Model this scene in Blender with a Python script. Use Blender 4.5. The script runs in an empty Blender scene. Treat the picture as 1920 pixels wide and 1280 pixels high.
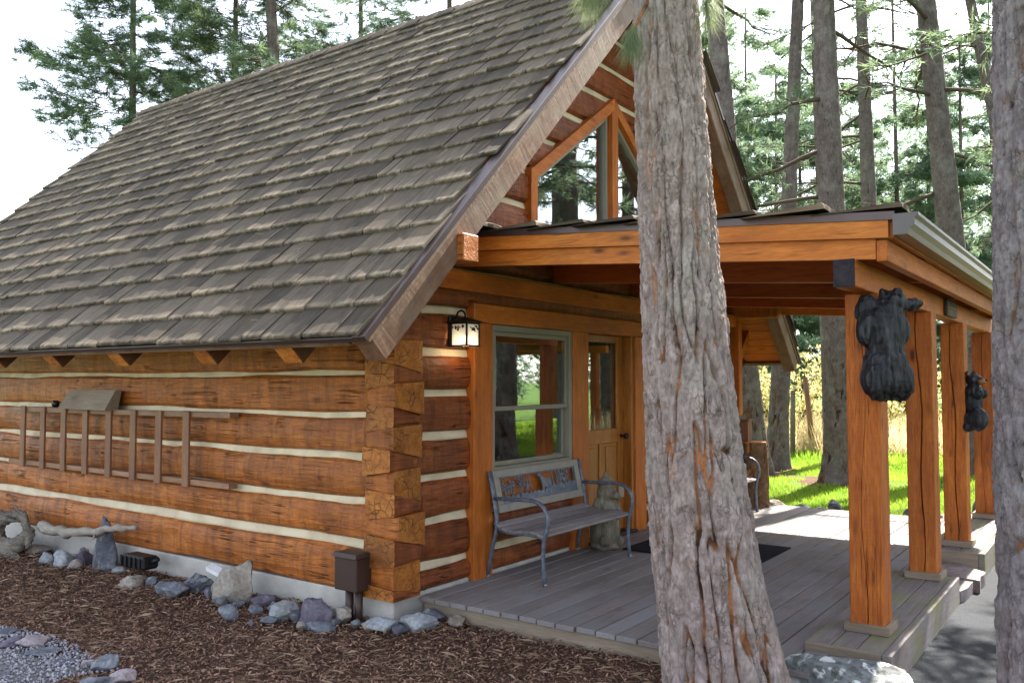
import bpy, math, random
import numpy as np
from mathutils import Matrix, Vector, Euler
R = math.radians
scene = bpy.context.scene
COL = scene.collection

# ---------------------------------------------------------------- camera
CAM = np.array([4.177, -4.381, 1.55]); YAW = R(35.8); PIT = R(2.6)
FW = np.array([-math.sin(YAW)*math.cos(PIT), math.cos(YAW)*math.cos(PIT), math.sin(PIT)])
RT = np.array([math.cos(YAW), math.sin(YAW), 0.0]); UP = np.cross(RT, FW)
cd = bpy.data.cameras.new('camera'); cam = bpy.data.objects.new('camera', cd); COL.objects.link(cam)
cam.matrix_world = Matrix(((RT[0], UP[0], -FW[0], CAM[0]), (RT[1], UP[1], -FW[1], CAM[1]), (RT[2], UP[2], -FW[2], CAM[2]), (0, 0, 0, 1)))
cd.sensor_width = 36.0; cd.lens = 30.0; cd.clip_start = 0.05; cd.clip_end = 2000
scene.camera = cam

# ---------------------------------------------------------------- sky, sun, exposure
SUN_EL, SUN_AZ = R(46.5), R(5.0)
world = bpy.data.worlds.new('World'); scene.world = world; world.use_nodes = True
wn = world.node_tree; wn.nodes.clear()
wo = wn.nodes.new('ShaderNodeOutputWorld'); wb = wn.nodes.new('ShaderNodeBackground'); ws = wn.nodes.new('ShaderNodeTexSky')
ws.sky_type = 'NISHITA'; ws.sun_disc = False; ws.sun_elevation = SUN_EL; ws.sun_rotation = SUN_AZ
ws.air_density = 1.0; ws.dust_density = 3.0; ws.ozone_density = 1.0; ws.altitude = 900
wb.inputs['Strength'].default_value = 0.11
whs = wn.nodes.new('ShaderNodeHueSaturation'); whs.inputs['Saturation'].default_value = .48   # thin high haze greys the blue
wn.links.new(ws.outputs[0], whs.inputs['Color']); wn.links.new(whs.outputs[0], wb.inputs['Color']); wn.links.new(wb.outputs[0], wo.inputs['Surface'])
sd = bpy.data.lights.new('sun', 'SUN'); sd.energy = 5.0; sd.angle = R(0.53); sd.color = (1.0, 0.93, 0.82)
sun = bpy.data.objects.new('sun', sd); COL.objects.link(sun)
SD = np.array([math.sin(SUN_AZ)*math.cos(SUN_EL), math.cos(SUN_AZ)*math.cos(SUN_EL), math.sin(SUN_EL)])
sun.rotation_euler = Vector(SD).to_track_quat('Z', 'Y').to_euler(); sun.location = (0, 12, 20)
vs = scene.view_settings; vs.view_transform = 'Standard'; vs.look = 'None'; vs.exposure = 2.6; vs.gamma = 1.0; vs.use_curve_mapping = False

# ---------------------------------------------------------------- numpy noise
def _h(ix, iy, iz, s):
    with np.errstate(over='ignore'):
        n = (ix.astype(np.int64)*374761393 + iy.astype(np.int64)*668265263 + iz.astype(np.int64)*2147483647 + np.int64(s)*1274126177) & 0xFFFFFFFF
        n = ((n ^ (n >> 13))*1274126177) & 0xFFFFFFFF
        n = ((n ^ (n >> 16))*2246822519) & 0xFFFFFFFF
        n = n ^ (n >> 15)
    return (n & 0xFFFFFF)/float(0x1000000)
def vnoise(P, s=0):
    P = np.asarray(P, float); I = np.floor(P); F = P-I; I = I.astype(np.int64); F = F*F*(3-2*F)
    x, y, z = I[:, 0], I[:, 1], I[:, 2]; r = 0
    for dx in (0, 1):
        wx = F[:, 0] if dx else 1-F[:, 0]
        for dy in (0, 1):
            wy = F[:, 1] if dy else 1-F[:, 1]
            for dz in (0, 1):
                wz = F[:, 2] if dz else 1-F[:, 2]
                r = r + wx*wy*wz*_h(x+dx, y+dy, z+dz, s)
    return r*2-1
def fbm(P, o=4, s=0):
    P = np.asarray(P, float); r = 0; a = 1.0
    for i in range(o):
        r = r + a*vnoise(P*(2.03**i)+i*17.3, s+i); a *= .5
    return r
def voro(u, v, wrap, s=0):
    iu = np.floor(u); iv = np.floor(v); f1 = np.full(u.shape, 9.); f2 = np.full(u.shape, 9.); idd = np.zeros(u.shape)
    for du in (-1, 0, 1):
        for dv in (-1, 0, 1):
            cu = iu+du; cv = iv+dv; cw = np.mod(cu, wrap); z = np.zeros_like(cw)
            a = _h(cw, cv, z, s); b = _h(cw, cv, z+1, s); c = _h(cw, cv, z+2, s)
            d = np.hypot(cu+.1+.8*a-u, cv+.1+.8*b-v)
            m = d < f1; f2 = np.where(m, f1, np.minimum(f2, d)); idd = np.where(m, c, idd); f1 = np.where(m, d, f1)
    return f1, f2, idd
def sstep(a, b, x):
    t = np.clip((x-a)/(b-a), 0, 1); return t*t*(3-2*t)

# ---------------------------------------------------------------- object helpers
def link(name, data, parent=None, mat=None):
    o = bpy.data.objects.new(name, data); COL.objects.link(o)
    if mat is not None and not data.materials: data.materials.append(mat)
    if parent is not None: adopt(o, parent)
    return o
def wmat(o):
    m = o.matrix_basis.copy()
    return (wmat(o.parent) @ o.matrix_parent_inverse @ m) if o.parent else m
def adopt(o, parent):
    o.parent = parent; o.matrix_parent_inverse = wmat(parent).inverted()
def mesh(name, V, F, smooth=False, attrs=None):
    me = bpy.data.meshes.new(name)
    if isinstance(F, np.ndarray):
        V = np.asarray(V, np.float32); k = F.shape[1]
        me.vertices.add(len(V)); me.vertices.foreach_set('co', V.ravel())
        me.loops.add(F.size); me.loops.foreach_set('vertex_index', F.astype(np.int32).ravel())
        me.polygons.add(len(F)); me.polygons.foreach_set('loop_start', np.arange(0, F.size, k, dtype=np.int32))
        me.update(calc_edges=True); me.validate()
    else:
        me.from_pydata([tuple(map(float, v)) for v in V], [], F)
    if smooth: me.polygons.foreach_set('use_smooth', np.ones(len(me.polygons), bool))
    for k, a in (attrs or {}).items():
        at = me.attributes.new(k, 'FLOAT', 'POINT'); at.data.foreach_set('value', np.asarray(a, np.float32))
    me.update()
    return me
def mobj(name, V, F, mat, parent=None, smooth=False, attrs=None):
    return link(name, mesh(name, V, F, smooth, attrs), parent, mat)
def tag(o, label, cat, group=None, kind=None):
    o['label'] = label; o['category'] = cat
    if group: o['group'] = group
    if kind: o['kind'] = kind
    return o
def thing(name, label, cat, loc=(0, 0, 0), group=None, rz=0):
    o = bpy.data.objects.new(name, None); COL.objects.link(o); o.location = loc; o.rotation_euler = (0, 0, rz); o.empty_display_size = .1
    return tag(o, label, cat, group)
def copy_tree(o, parent=None):
    c = o.copy(); COL.objects.link(c)
    if parent is not None: c.parent = parent; c.matrix_parent_inverse = o.matrix_parent_inverse.copy()
    for ch in list(o.children): copy_tree(ch, c)
    return c
class MB:
    """collects solids into one mesh"""
    def __init__(s): s.V = []; s.F = []
    def add(s, V, F):
        b = len(s.V); s.V += [tuple(v) for v in V]; s.F += [tuple(i+b for i in f) for f in F]; return s
    def box(s, x0, x1, y0, y1, z0, z1, b=0.0):
        if b <= 0:
            V = [(x, y, z) for x in (x0, x1) for y in (y0, y1) for z in (z0, z1)]
            return s.add(V, [(0, 1, 3, 2), (4, 6, 7, 5), (0, 4, 5, 1), (2, 3, 7, 6), (0, 2, 6, 4), (1, 5, 7, 3)])
        b = min(b, .45*min(x1-x0, y1-y0, z1-z0)); V = []; idx = {}
        for i, x in enumerate((x0, x1)):
            for j, y in enumerate((y0, y1)):
                for k, z in enumerate((z0, z1)):
                    sx, sy, sz = (1-2*i)*b, (1-2*j)*b, (1-2*k)*b
                    for a, p in (('x', (x, y+sy, z+sz)), ('y', (x+sx, y, z+sz)), ('z', (x+sx, y+sy, z))):
                        idx[i, j, k, a] = len(V); V.append(p)
        F = []
        for i in (0, 1):
            q = [idx[i, j, k, 'x'] for j, k in ((0, 0), (1, 0), (1, 1), (0, 1))]; F.append(q if i else q[::-1])
            q = [idx[j, i, k, 'y'] for j, k in ((0, 0), (0, 1), (1, 1), (1, 0))]; F.append(q if i else q[::-1])
            q = [idx[j, k, i, 'z'] for j, k in ((0, 0), (1, 0), (1, 1), (0, 1))]; F.append(q if i else q[::-1])
        for i in (0, 1):
            for j in (0, 1):
                for A, a1, a2 in ((lambda t: (i, j, t), 'x', 'y'), (lambda t: (i, t, j), 'x', 'z'), (lambda t: (t, i, j), 'y', 'z')):
                    F.append((idx[A(0)+(a1,)], idx[A(1)+(a1,)], idx[A(1)+(a2,)], idx[A(0)+(a2,)]))
                for k in (0, 1): F.append((idx[i, j, k, 'x'], idx[i, j, k, 'y'], idx[i, j, k, 'z']))
        return s.add(V, F)
    def prism(s, poly, ax, a0, a1):
        """polygon (two coords in the other axes, in order) extruded along ax"""
        n = len(poly); V = []
        for a in (a0, a1):
            for p in poly: V.append({'x': (a, p[0], p[1]), 'y': (p[0], a, p[1]), 'z': (p[0], p[1], a)}[ax])
        F = [tuple(range(n-1, -1, -1)), tuple(range(n, 2*n))]+[(i, (i+1) % n, n+(i+1) % n, n+i) for i in range(n)]
        return s.add(V, F)
    def tube(s, pts, rad, n=8, caps=True, sec=None):
        pts = [Vector(p) for p in pts]; rad = rad if hasattr(rad, '__len__') else [rad]*len(pts)
        t0 = (pts[1]-pts[0]).normalized(); up = Vector((0, 0, 1)) if abs(t0.z) < .9 else Vector((1, 0, 0))
        nx = t0.cross(up).normalized(); V = []; m = len(pts)
        for i, p in enumerate(pts):
            t = (pts[min(i+1, m-1)]-pts[max(i-1, 0)]).normalized(); nx = (nx-t*nx.dot(t)).normalized(); ny = t.cross(nx)
            for k in range(n):
                a = 2*math.pi*(k+.5)/n; c, d = (math.cos(a), math.sin(a))
                if sec: c *= sec[0]; d *= sec[1]
                V.append(p+nx*(c*rad[i])+ny*(d*rad[i]))
        F = [(i*n+k, i*n+(k+1) % n, (i+1)*n+(k+1) % n, (i+1)*n+k) for i in range(m-1) for k in range(n)]
        if caps: F += [tuple(range(n-1, -1, -1)), tuple((m-1)*n+k for k in range(n))]
        return s.add(V, F)
    def obj(s, name, mat, parent=None, smooth=False):
        me = bpy.data.meshes.new(name); me.from_pydata(s.V, [], s.F)
        import bmesh
        bm = bmesh.new(); bm.from_mesh(me); bmesh.ops.recalc_face_normals(bm, faces=bm.faces); bm.to_mesh(me); bm.free()
        if smooth: me.polygons.foreach_set('use_smooth', np.ones(len(me.polygons), bool))
        return link(name, me, parent, mat)
def box(name, mat, parent, x0, x1, y0, y1, z0, z1, b=.004):
    return MB().box(x0, x1, y0, y1, z0, z1, b).obj(name, mat, parent)

# ---------------------------------------------------------------- materials
class NT:
    def __init__(s, name):
        s.m = bpy.data.materials.new(name); s.m.use_nodes = True; s.t = s.m.node_tree; s.t.nodes.clear()
        s.out = s.n('ShaderNodeOutputMaterial'); s.p = s.n('ShaderNodeBsdfPrincipled'); s.l(s.p.outputs[0], s.out.inputs['Surface'])
    def n(s, t, **k):
        nd = s.t.nodes.new(t)
        for a, b in k.items(): setattr(nd, a, b)
        return nd
    def l(s, a, b): s.t.links.new(a, b)
    def set(s, sock, v):
        if hasattr(v, 'is_output'): s.l(v, sock)
        else: sock.default_value = (tuple(v)+(1,) if sock.type == 'RGBA' and len(v) == 3 else v)
    def coord(s, scale=(1, 1, 1), rnd=0.0, kind='Object'):
        tc = s.n('ShaderNodeTexCoord'); v = tc.outputs[kind]
        if rnd:
            oi = s.n('ShaderNodeObjectInfo'); mu = s.n('ShaderNodeMath', operation='MULTIPLY'); s.l(oi.outputs['Random'], mu.inputs[0]); mu.inputs[1].default_value = rnd
            ad = s.n('ShaderNodeVectorMath', operation='ADD'); s.l(v, ad.inputs[0]); s.l(mu.outputs[0], ad.inputs[1]); v = ad.outputs[0]
        mp = s.n('ShaderNodeVectorMath', operation='MULTIPLY'); s.l(v, mp.inputs[0]); mp.inputs[1].default_value = scale
        return mp.outputs[0]
    def noise(s, co, scale=1., detail=4., rough=.55, dist=0.):
        n = s.n('ShaderNodeTexNoise'); s.l(co, n.inputs['Vector']); n.inputs['Scale'].default_value = scale; n.inputs['Detail'].default_value = detail
        n.inputs['Roughness'].default_value = rough; n.inputs['Distortion'].default_value = dist; return n.outputs['Fac']
    def voronoi(s, co, scale=1., feature='F1', out='Distance'):
        n = s.n('ShaderNodeTexVoronoi', feature=feature); s.l(co, n.inputs['Vector']); n.inputs['Scale'].default_value = scale; return n.outputs[out]
    def ramp(s, fac, stops):
        n = s.n('ShaderNodeValToRGB'); s.l(fac, n.inputs[0]); e = n.color_ramp.elements
        while len(e) < len(stops): e.new(.5)
        for i, (p, c) in enumerate(stops):
            e[i].position = p; e[i].color = (tuple(c)+(1,)) if hasattr(c, '__len__') else (c, c, c, 1)
        return n.outputs[0]
    def mix(s, fac, a, b, mode='MIX'):
        n = s.n('ShaderNodeMix', data_type='RGBA', blend_type=mode); s.set(n.inputs[0], fac); s.set(n.inputs[6], a); s.set(n.inputs[7], b); return n.outputs[2]
    def math(s, op, a, b=0.):
        n = s.n('ShaderNodeMath', operation=op); s.set(n.inputs[0], a); s.set(n.inputs[1], b); return n.outputs[0]
    def attr(s, name):
        n = s.n('ShaderNodeAttribute', attribute_name=name); return n.outputs['Fac']
    def rand(s): return s.n('ShaderNodeObjectInfo').outputs['Random']
    def hsv(s, col, h=.5, sat=1., v=1.):
        n = s.n('ShaderNodeHueSaturation'); s.set(n.inputs['Hue'], h); s.set(n.inputs['Saturation'], sat); s.set(n.inputs['Value'], v); s.set(n.inputs['Color'], col); return n.outputs[0]
    def done(s, col, rough=.6, bump=None, bstr=.3, bdist=.01, spec=.3, metal=0.):
        s.set(s.p.inputs['Base Color'], col); s.set(s.p.inputs['Roughness'], rough); s.p.inputs['Specular IOR Level'].default_value = spec; s.p.inputs['Metallic'].default_value = metal
        if bump is not None:
            b = s.n('ShaderNodeBump'); b.inputs['Strength'].default_value = bstr; b.inputs['Distance'].default_value = bdist; s.l(bump, b.inputs['Height']); s.l(b.outputs[0], s.p.inputs['Normal'])
        return s.m
def wood(name, dark, mid, light, ax='x', st=10., scale=2.5, rough=.55, bump=.35, bdist=.004, knots=.6, hew=0., spec=.3, var=.25, grey=None, saw=0., checks=0., cracks=0.):
    t = NT(name); i = 'xyz'.index(ax); sc = [st, st, st]; sc[i] = 1.0
    co = t.coord(tuple(sc), rnd=53.0); f = t.noise(co, scale, 6, .6, .6); f2 = t.noise(co, scale*5, 3, .6)
    c = t.ramp(f, [(.22, dark), (.48, mid), (.78, light)])
    c = t.mix(t.ramp(f2, [(.35, .55), (.62, 0.)]), c, dark)
    big = t.noise(t.coord((1, 1, 1), rnd=31.), 1.7, 3); c = t.mix(t.ramp(big, [(.35, .35), (.6, 0.)]), c, tuple(.62*a for a in dark))
    hgt = t.math('ADD', f, t.math('MULTIPLY', f2, .5))
    if hew:
        hs = [9., 9., 9.]; hs[2 if ax != 'z' else 0] = 1.6
        hn = t.noise(t.coord(tuple(hs), rnd=19.), 1.3, 5, .65, .4); c = t.mix(t.ramp(hn, [(.38, hew), (.56, 0.)]), c, tuple(.55*a for a in dark))
        c = t.mix(t.ramp(hn, [(.62, 0.), (.8, hew*.6)]), c, tuple(min(1, 1.25*a) for a in light)); hgt = t.math('ADD', hgt, t.math('MULTIPLY', hn, 1.6))
    if saw:
        ss = [3., 3., 3.]; ss[i] = 110.; sn = t.noise(t.coord(tuple(ss), rnd=3.), 1.0, 2); c = t.mix(t.ramp(sn, [(.4, saw), (.55, 0.)]), c, tuple(.5*a for a in dark)); hgt = t.math('ADD', hgt, t.math('MULTIPLY', sn, .6))
    if knots:
        ks = [4.2, 4.2, 4.2]; ks[i] = 1.5; kv = t.voronoi(t.coord(tuple(ks), rnd=11.), 1.25)
        c = t.mix(t.ramp(kv, [(.035, knots), (.10, knots*.35), (.16, 0.)]), c, tuple(.28*a for a in dark))
    if checks:
        cs_ = [24., 24., 24.]; cs_[i] = .55; cn = t.noise(t.coord(tuple(cs_), rnd=23.), 1.0, 2, .5, .25); ck = t.math('MULTIPLY', t.ramp(cn, [(.485, 0.), (.5, 1.), (.515, 0.)]), t.ramp(t.noise(t.coord((1, 1, 1), rnd=29.), 3.1, 2), [(.48, 0.), (.6, 1.)]))
        c = t.mix(t.math('MULTIPLY', ck, checks), c, tuple(.12*a for a in dark)); hgt = t.math('SUBTRACT', hgt, t.math('MULTIPLY', ck, 1.5))
    if cracks:
        ce = t.voronoi(t.coord((1, 1, 1), rnd=33.), 13., 'DISTANCE_TO_EDGE'); ck = t.math('MULTIPLY', t.ramp(ce, [(.0, 1.), (.045, 0.)]), t.ramp(t.noise(t.coord((1, 1, 1), rnd=29.), 8., 2), [(.42, 0.), (.55, 1.)]))
        c = t.mix(t.math('MULTIPLY', ck, cracks), c, tuple(.15*a for a in dark)); hgt = t.math('SUBTRACT', hgt, ck)
    if grey:
        gn = t.noise(t.coord((1, 1, 1), rnd=7.), 2.2, 4); c = t.mix(t.ramp(gn, [(.42, 0.), (.66, .75)]), c, grey)
    v = t.math('ADD', t.math('MULTIPLY', t.rand(), var), 1-var*.5); c = t.hsv(c, v=v)
    return t.done(c, rough, hgt, bump, bdist, spec)
def plain(name, c, rough=.5, metal=0., spec=.4, var=0., nscale=20., c2=None, bump=0.):
    t = NT(name); co = t.coord((1, 1, 1), rnd=9.); f = t.noise(co, nscale, 4)
    col = t.ramp(f, [(.3, c2 or tuple(.8*a for a in c)), (.7, c)])
    if var: col = t.hsv(col, v=t.math('ADD', t.math('MULTIPLY', t.rand(), var), 1-var*.5))
    return t.done(col, rough, f if bump else None, bump, .004, spec, metal)
M = {}
M['log'] = wood('log_wood', (.20, .052, .009), (.42, .128, .019), (.56, .205, .042), 'x', hew=.55, checks=.9, knots=.9, bump=.85, bdist=.010, var=.35, rough=.45)
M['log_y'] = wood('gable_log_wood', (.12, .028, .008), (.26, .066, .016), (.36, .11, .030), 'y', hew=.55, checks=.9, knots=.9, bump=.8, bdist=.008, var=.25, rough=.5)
M['log_end'] = wood('log_end_wood', (.15, .042, .008), (.40, .135, .020), (.56, .24, .05), 'x', st=1.6, scale=7, knots=0, bump=.7, var=.5, cracks=.9)
M['orange_y'] = wood('stained_trim_y', (.25, .058, .008), (.48, .130, .014), (.60, .20, .030), 'y', var=.14, bump=.25)
M['orange_x'] = wood('stained_trim_x', (.30, .082, .012), (.53, .168, .022), (.64, .25, .045), 'x', var=.14, bump=.35, checks=.6, knots=.9)
M['orange_z'] = wood('stained_trim_z', (.25, .058, .008), (.48, .130, .014), (.60, .20, .030), 'z', var=.14, bump=.25)
M['post'] = wood('rough_sawn_post', (.22, .052, .009), (.47, .125, .016), (.60, .20, .034), 'z', var=.35, bump=.7, saw=.07, checks=.8, knots=1.2, rough=.6)
M['red_x'] = wood('porch_rafter_wood', (.20, .034, .008), (.34, .068, .013), (.44, .11, .022), 'x', var=.2, bump=.2)
M['rake'] = wood('weathered_rake_wood', (.115, .058, .034), (.19, .105, .066), (.26, .155, .10), 'y', st=6, bump=.4, bdist=.006, var=.1, grey=(.19, .15, .11), hew=.35)
M['rafter'] = wood('shaded_rafter_wood', (.05, .018, .009), (.085, .032, .015), (.13, .05, .022), 'y', var=.15, bump=.2)  # dark brown puts the deep shade under the eave overhang into the colour
M['plank'] = wood('soffit_plank_wood', (.36, .10, .015), (.54, .17, .024), (.66, .26, .05), 'x', var=.3, bump=.2)
M['door'] = wood('pine_door_wood', (.15, .045, .008), (.36, .13, .022), (.50, .22, .05), 'z', var=.2, bump=.2, rough=.35, st=14)
M['deck'] = wood('weathered_deck_wood', (.15, .125, .115), (.225, .20, .19), (.30, .275, .265), 'y', st=18, scale=2., bump=.3, bdist=.003, var=.22, knots=.5, rough=.75, spec=.2, grey=(.21, .205, .215))
M['deck_x'] = wood('weathered_deck_wood_x', (.19, .14, .10), (.28, .22, .165), (.35, .29, .23), 'x', st=18, scale=2., bump=.3, bdist=.003, var=.15, knots=.4, rough=.75, spec=.2)
M['deck_moss'] = wood('mossy_deck_wood', (.15, .125, .12), (.225, .20, .195), (.30, .275, .27), 'y', st=18, scale=2., bump=.3, bdist=.003, var=.2, knots=.3, rough=.8, spec=.15, grey=(.20, .20, .07))
M['ladder'] = wood('old_ladder_wood', (.16, .075, .04), (.27, .145, .08), (.37, .22, .14), 'x', var=.2, bump=.3, knots=.4)
M['ladder_z'] = wood('old_ladder_rung_wood', (.13, .055, .03), (.22, .105, .055), (.30, .16, .09), 'z', var=.2, bump=.3, knots=.2)
M['grey_wood'] = wood('silvered_driftwood', (.17, .14, .11), (.34, .30, .26), (.50, .46, .42), 'x', st=7, bump=.8, bdist=.012, knots=.3, rough=.85, spec=.1)
M['root'] = wood('gnarled_root_wood', (.07, .058, .045), (.20, .175, .145), (.36, .325, .28), 'x', st=6, bump=1., bdist=.02, knots=.5, rough=.9, spec=.1, checks=1.)
M['statue'] = wood('weathered_carving_wood', (.10, .085, .06), (.22, .195, .15), (.33, .30, .25), 'z', st=7, bump=.8, bdist=.01, knots=.4, rough=.85, spec=.1)
M['flash'] = plain('brown_metal_flashing', (.085, .062, .062), .38, .55, .5, nscale=6)
M['gutter'] = plain('brown_painted_gutter', (.075, .064, .058), .3, .35, .5, nscale=3)
M['vinyl'] = plain('taupe_window_vinyl', (.22, .205, .165), .45, 0, .4, nscale=4)
M['black'] = plain('black_iron', (.012, .012, .014), .45, .3, .4)
M['brownbox'] = plain('brown_painted_steel', (.050, .026, .020), .45, .1, .4, nscale=60)
M['mat'] = plain('dark_doormat', (.018, .019, .026), .95, 0, .1, nscale=180, c2=(.006, .006, .01), bump=.8)
M['white'] = plain('white_plastic', (.75, .75, .78), .4)
M['endgrain_and_void'] = plain('sealed_end_grain_and_void_shade', (.03, .028, .035), .7, 0, .2, nscale=25, c2=(.012, .01, .014), bump=.4)  # sealed beam end; also the painted shade below the deck boards
def m_bench():
    t = NT('blue_grey_metal'); co = t.coord((1, 1, 1), rnd=5.); f = t.noise(co, 30, 5)
    c = t.ramp(f, [(.3, (.075, .088, .12)), (.55, (.12, .138, .18)), (.75, (.22, .235, .27))]); return t.done(c, .5, f, .2, .002, .4, .35)
M['bench'] = m_bench()
M['bench_frame'] = plain('grey_bench_frame', (.27, .255, .225), .6, .1, .3, nscale=25)
M['bench_slat'] = wood('grey_bench_slat', (.16, .14, .14), (.25, .23, .235), (.33, .31, .32), 'y', st=16, knots=0, rough=.7, bump=.2)
def m_chink():
    t = NT('mortar_chinking'); co = t.coord((1, 1, 1)); f = t.noise(co, 5, 5); g = t.noise(co, 90, 3)
    c = t.ramp(f, [(.3, (.47, .385, .26)), (.6, (.64, .545, .39))]); return t.done(c, .9, t.math('ADD', f, t.math('MULTIPLY', g, .3)), .5, .01, .1)
M['chink'] = m_chink()
def m_conc():
    t = NT('concrete'); co = t.coord((1, 1, 1)); f = t.noise(co, 3, 8, .7); g = t.noise(co, 40, 4)
    c = t.ramp(f, [(.3, (.33, .31, .285)), (.65, (.50, .475, .43))]); return t.done(c, .9, g, .4, .006, .1)
M['conc'] = m_conc()
def m_shingle():
    t = NT('weathered_cedar_shingle'); co = t.coord((26, 1.2, 26), rnd=41.); f = t.noise(co, 2.0, 6, .65, .3); f2 = t.noise(co, 9, 3)
    c = t.ramp(f, [(.25, (.036, .027, .020)), (.5, (.076, .060, .045)), (.75, (.135, .11, .086))])
    b = t.noise(t.coord((1, 1, 1), rnd=13.), 3.0, 3); c = t.mix(t.ramp(b, [(.45, 0.), (.7, .6)]), c, (.115, .085, .060))
    tip = t.attr('tip'); c = t.mix(t.math('MULTIPLY', t.ramp(tip, [(.0, 0.), (1., .48)]), t.ramp(t.noise(co, .8, 2), [(.4, 0.), (.6, 1.)])), c, (.29, .235, .17))  # paler butt tips: grazing sunlight painted in, adding to the real sun
    c = t.hsv(c, v=t.math('ADD', t.math('MULTIPLY', t.math('FRACT', t.math('ADD', t.math('MULTIPLY', t.rand(), 1.), t.attr('sr'))),   .8), .58))
    return t.done(c, .85, t.math('ADD', f, t.math('MULTIPLY', f2, .6)), .6, .006, .15)
M['shingle'] = m_shingle()
def m_glass(name='window_glass', tint=(.9, .93, .92)):
    t = NT(name); g = t.n('ShaderNodeBsdfGlossy'); g.inputs['Roughness'].default_value = .005; g.inputs['Color'].default_value = (.95, .97, 1, 1)
    tr = t.n('ShaderNodeBsdfTransparent'); tr.inputs['Color'].default_value = tint+(1,); fr = t.n('ShaderNodeFresnel'); fr.inputs['IOR'].default_value = 1.9
    no = t.noise(t.coord((1, 1, 1)), 1.5, 2); b = t.n('ShaderNodeBump'); b.inputs['Strength'].default_value = .03; b.inputs['Distance'].default_value = .01; t.l(no, b.inputs['Height']); t.l(b.outputs[0], g.inputs['Normal'])
    mx = t.n('ShaderNodeMixShader'); t.l(t.math('MINIMUM', t.math('MULTIPLY', fr.outputs[0], 1.7), .9), mx.inputs[0]); t.l(tr.outputs[0], mx.inputs[1]); t.l(g.outputs[0], mx.inputs[2]); t.l(mx.outputs[0], t.out.inputs['Surface'])
    return t.m
M['glass'] = m_glass()
def m_bark(name, plate, plate2, fis, fis2, lich=.35, crk=19.):
    t = NT(name); co = t.coord((1, 1, 1)); f = t.noise(co, 9, 6, .65); g = t.noise(t.coord((1, 1, .35)), 60, 5, .7)
    c = t.ramp(f, [(.3, plate), (.7, plate2)]); c = t.hsv(c, v=t.math('ADD', t.math('MULTIPLY', t.attr('pid'), .5), .75))
    c = t.mix(t.ramp(g, [(.35, .6), (.6, 0.)]), c, tuple(.5*a for a in plate))
    fl = t.noise(t.coord((1, 1, .5)), 14, 4, .6); c = t.mix(t.ramp(fl, [(.64, 0.), (.74, .6)]), c, fis2)
    ln = t.noise(co, 3.2, 5); c = t.mix(t.ramp(ln, [(.52, 0.), (.7, lich)]), c, (.30, .31, .27))
    wv = t.n('ShaderNodeVectorMath', operation='ADD'); nz = t.n('ShaderNodeTexNoise'); t.l(co, nz.inputs['Vector']); nz.inputs['Scale'].default_value = 22; nz.inputs['Detail'].default_value = 3; sc_ = t.n('ShaderNodeVectorMath', operation='SCALE'); t.l(nz.outputs['Color'], sc_.inputs[0]); sc_.inputs['Scale'].default_value = .075
    t.l(t.coord((1, 1, .42)), wv.inputs[0]); t.l(sc_.outputs[0], wv.inputs[1]); ce = t.voronoi(wv.outputs[0], crk, 'DISTANCE_TO_EDGE'); ck = t.ramp(ce, [(.0, 1.), (.07, 0.)])
    ck = t.math('MULTIPLY', ck, t.ramp(t.noise(co, 7, 3), [(.42, 0.), (.62, 1.)])); c = t.mix(t.math('MULTIPLY', ck, .55), c, tuple(.3*a for a in plate)); g = t.math('SUBTRACT', g, t.math('MULTIPLY', ck, .8))
    fc = t.mix(t.ramp(t.noise(co, 6, 4), [(.4, 0.), (.62, 1.)]), fis, fis2)
    c = t.mix(t.ramp(t.attr('fis'), [(.10, 1.), (.36, 0.)]), c, fc)
    return t.done(c, .9, t.math('ADD', t.math('MULTIPLY', g, .8), f), .7, .008, .1)
M['bark'] = m_bark('ponderosa_bark', (.215, .165, .15), (.40, .325, .305), (.05, .026, .017), (.36, .15, .065), .3)
M['bark_grey'] = m_bark('grey_pine_bark', (.15, .125, .13), (.30, .265, .275), (.022, .015, .013), (.22, .11, .06), .4)
M['bark_far'] = m_bark('far_pine_bark', (.085, .066, .056), (.165, .135, .12), (.024, .016, .012), (.13, .075, .045), .25)
M['bark_mid'] = m_bark('lawn_pine_bark', (.11, .09, .085), (.21, .18, .17), (.026, .018, .015), (.15, .08, .05), .3)
M['stumpbark'] = m_bark('stump_bark', (.10, .055, .03), (.22, .13, .07), (.03, .015, .01), (.30, .19, .10), .05)
def m_leaf(name, a, b, tr=.45, rough=.5, attr='rnd'):
    t = NT(name); c = t.ramp(t.attr(attr), [(0., a), (1., b)]); t.set(t.p.inputs['Base Color'], c); t.p.inputs['Roughness'].default_value = rough; t.p.inputs['Specular IOR Level'].default_value = .25
    tl = t.n('ShaderNodeBsdfTranslucent'); t.l(c, tl.inputs['Color']); mx = t.n('ShaderNodeMixShader'); mx.inputs[0].default_value = tr
    t.l(t.p.outputs[0], mx.inputs[1]); t.l(tl.outputs[0], mx.inputs[2]); t.l(mx.outputs[0], t.out.inputs['Surface']); return t.m
M['needle'] = m_leaf('pine_needles', (.06, .12, .085), (.20, .26, .12), .55)
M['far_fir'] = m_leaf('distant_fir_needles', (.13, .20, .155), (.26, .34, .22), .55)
M['needle_near'] = m_leaf('near_pine_needles', (.13, .19, .10), (.30, .33, .17))
M['fir'] = m_leaf('fir_needles', (.10, .165, .12), (.23, .31, .165), .6)
M['grass'] = m_leaf('lawn_blades', (.12, .24, .016), (.32, .44, .05), .55)
M['straw'] = m_leaf('dry_grass', (.40, .32, .16), (.70, .60, .36), .45)
M['bush'] = m_leaf('spring_leaves', (.40, .38, .13), (.72, .66, .32), .5)
M['chips'] = m_leaf('bark_mulch', (.06, .030, .021), (.38, .225, .15), 0., .9)
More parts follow.
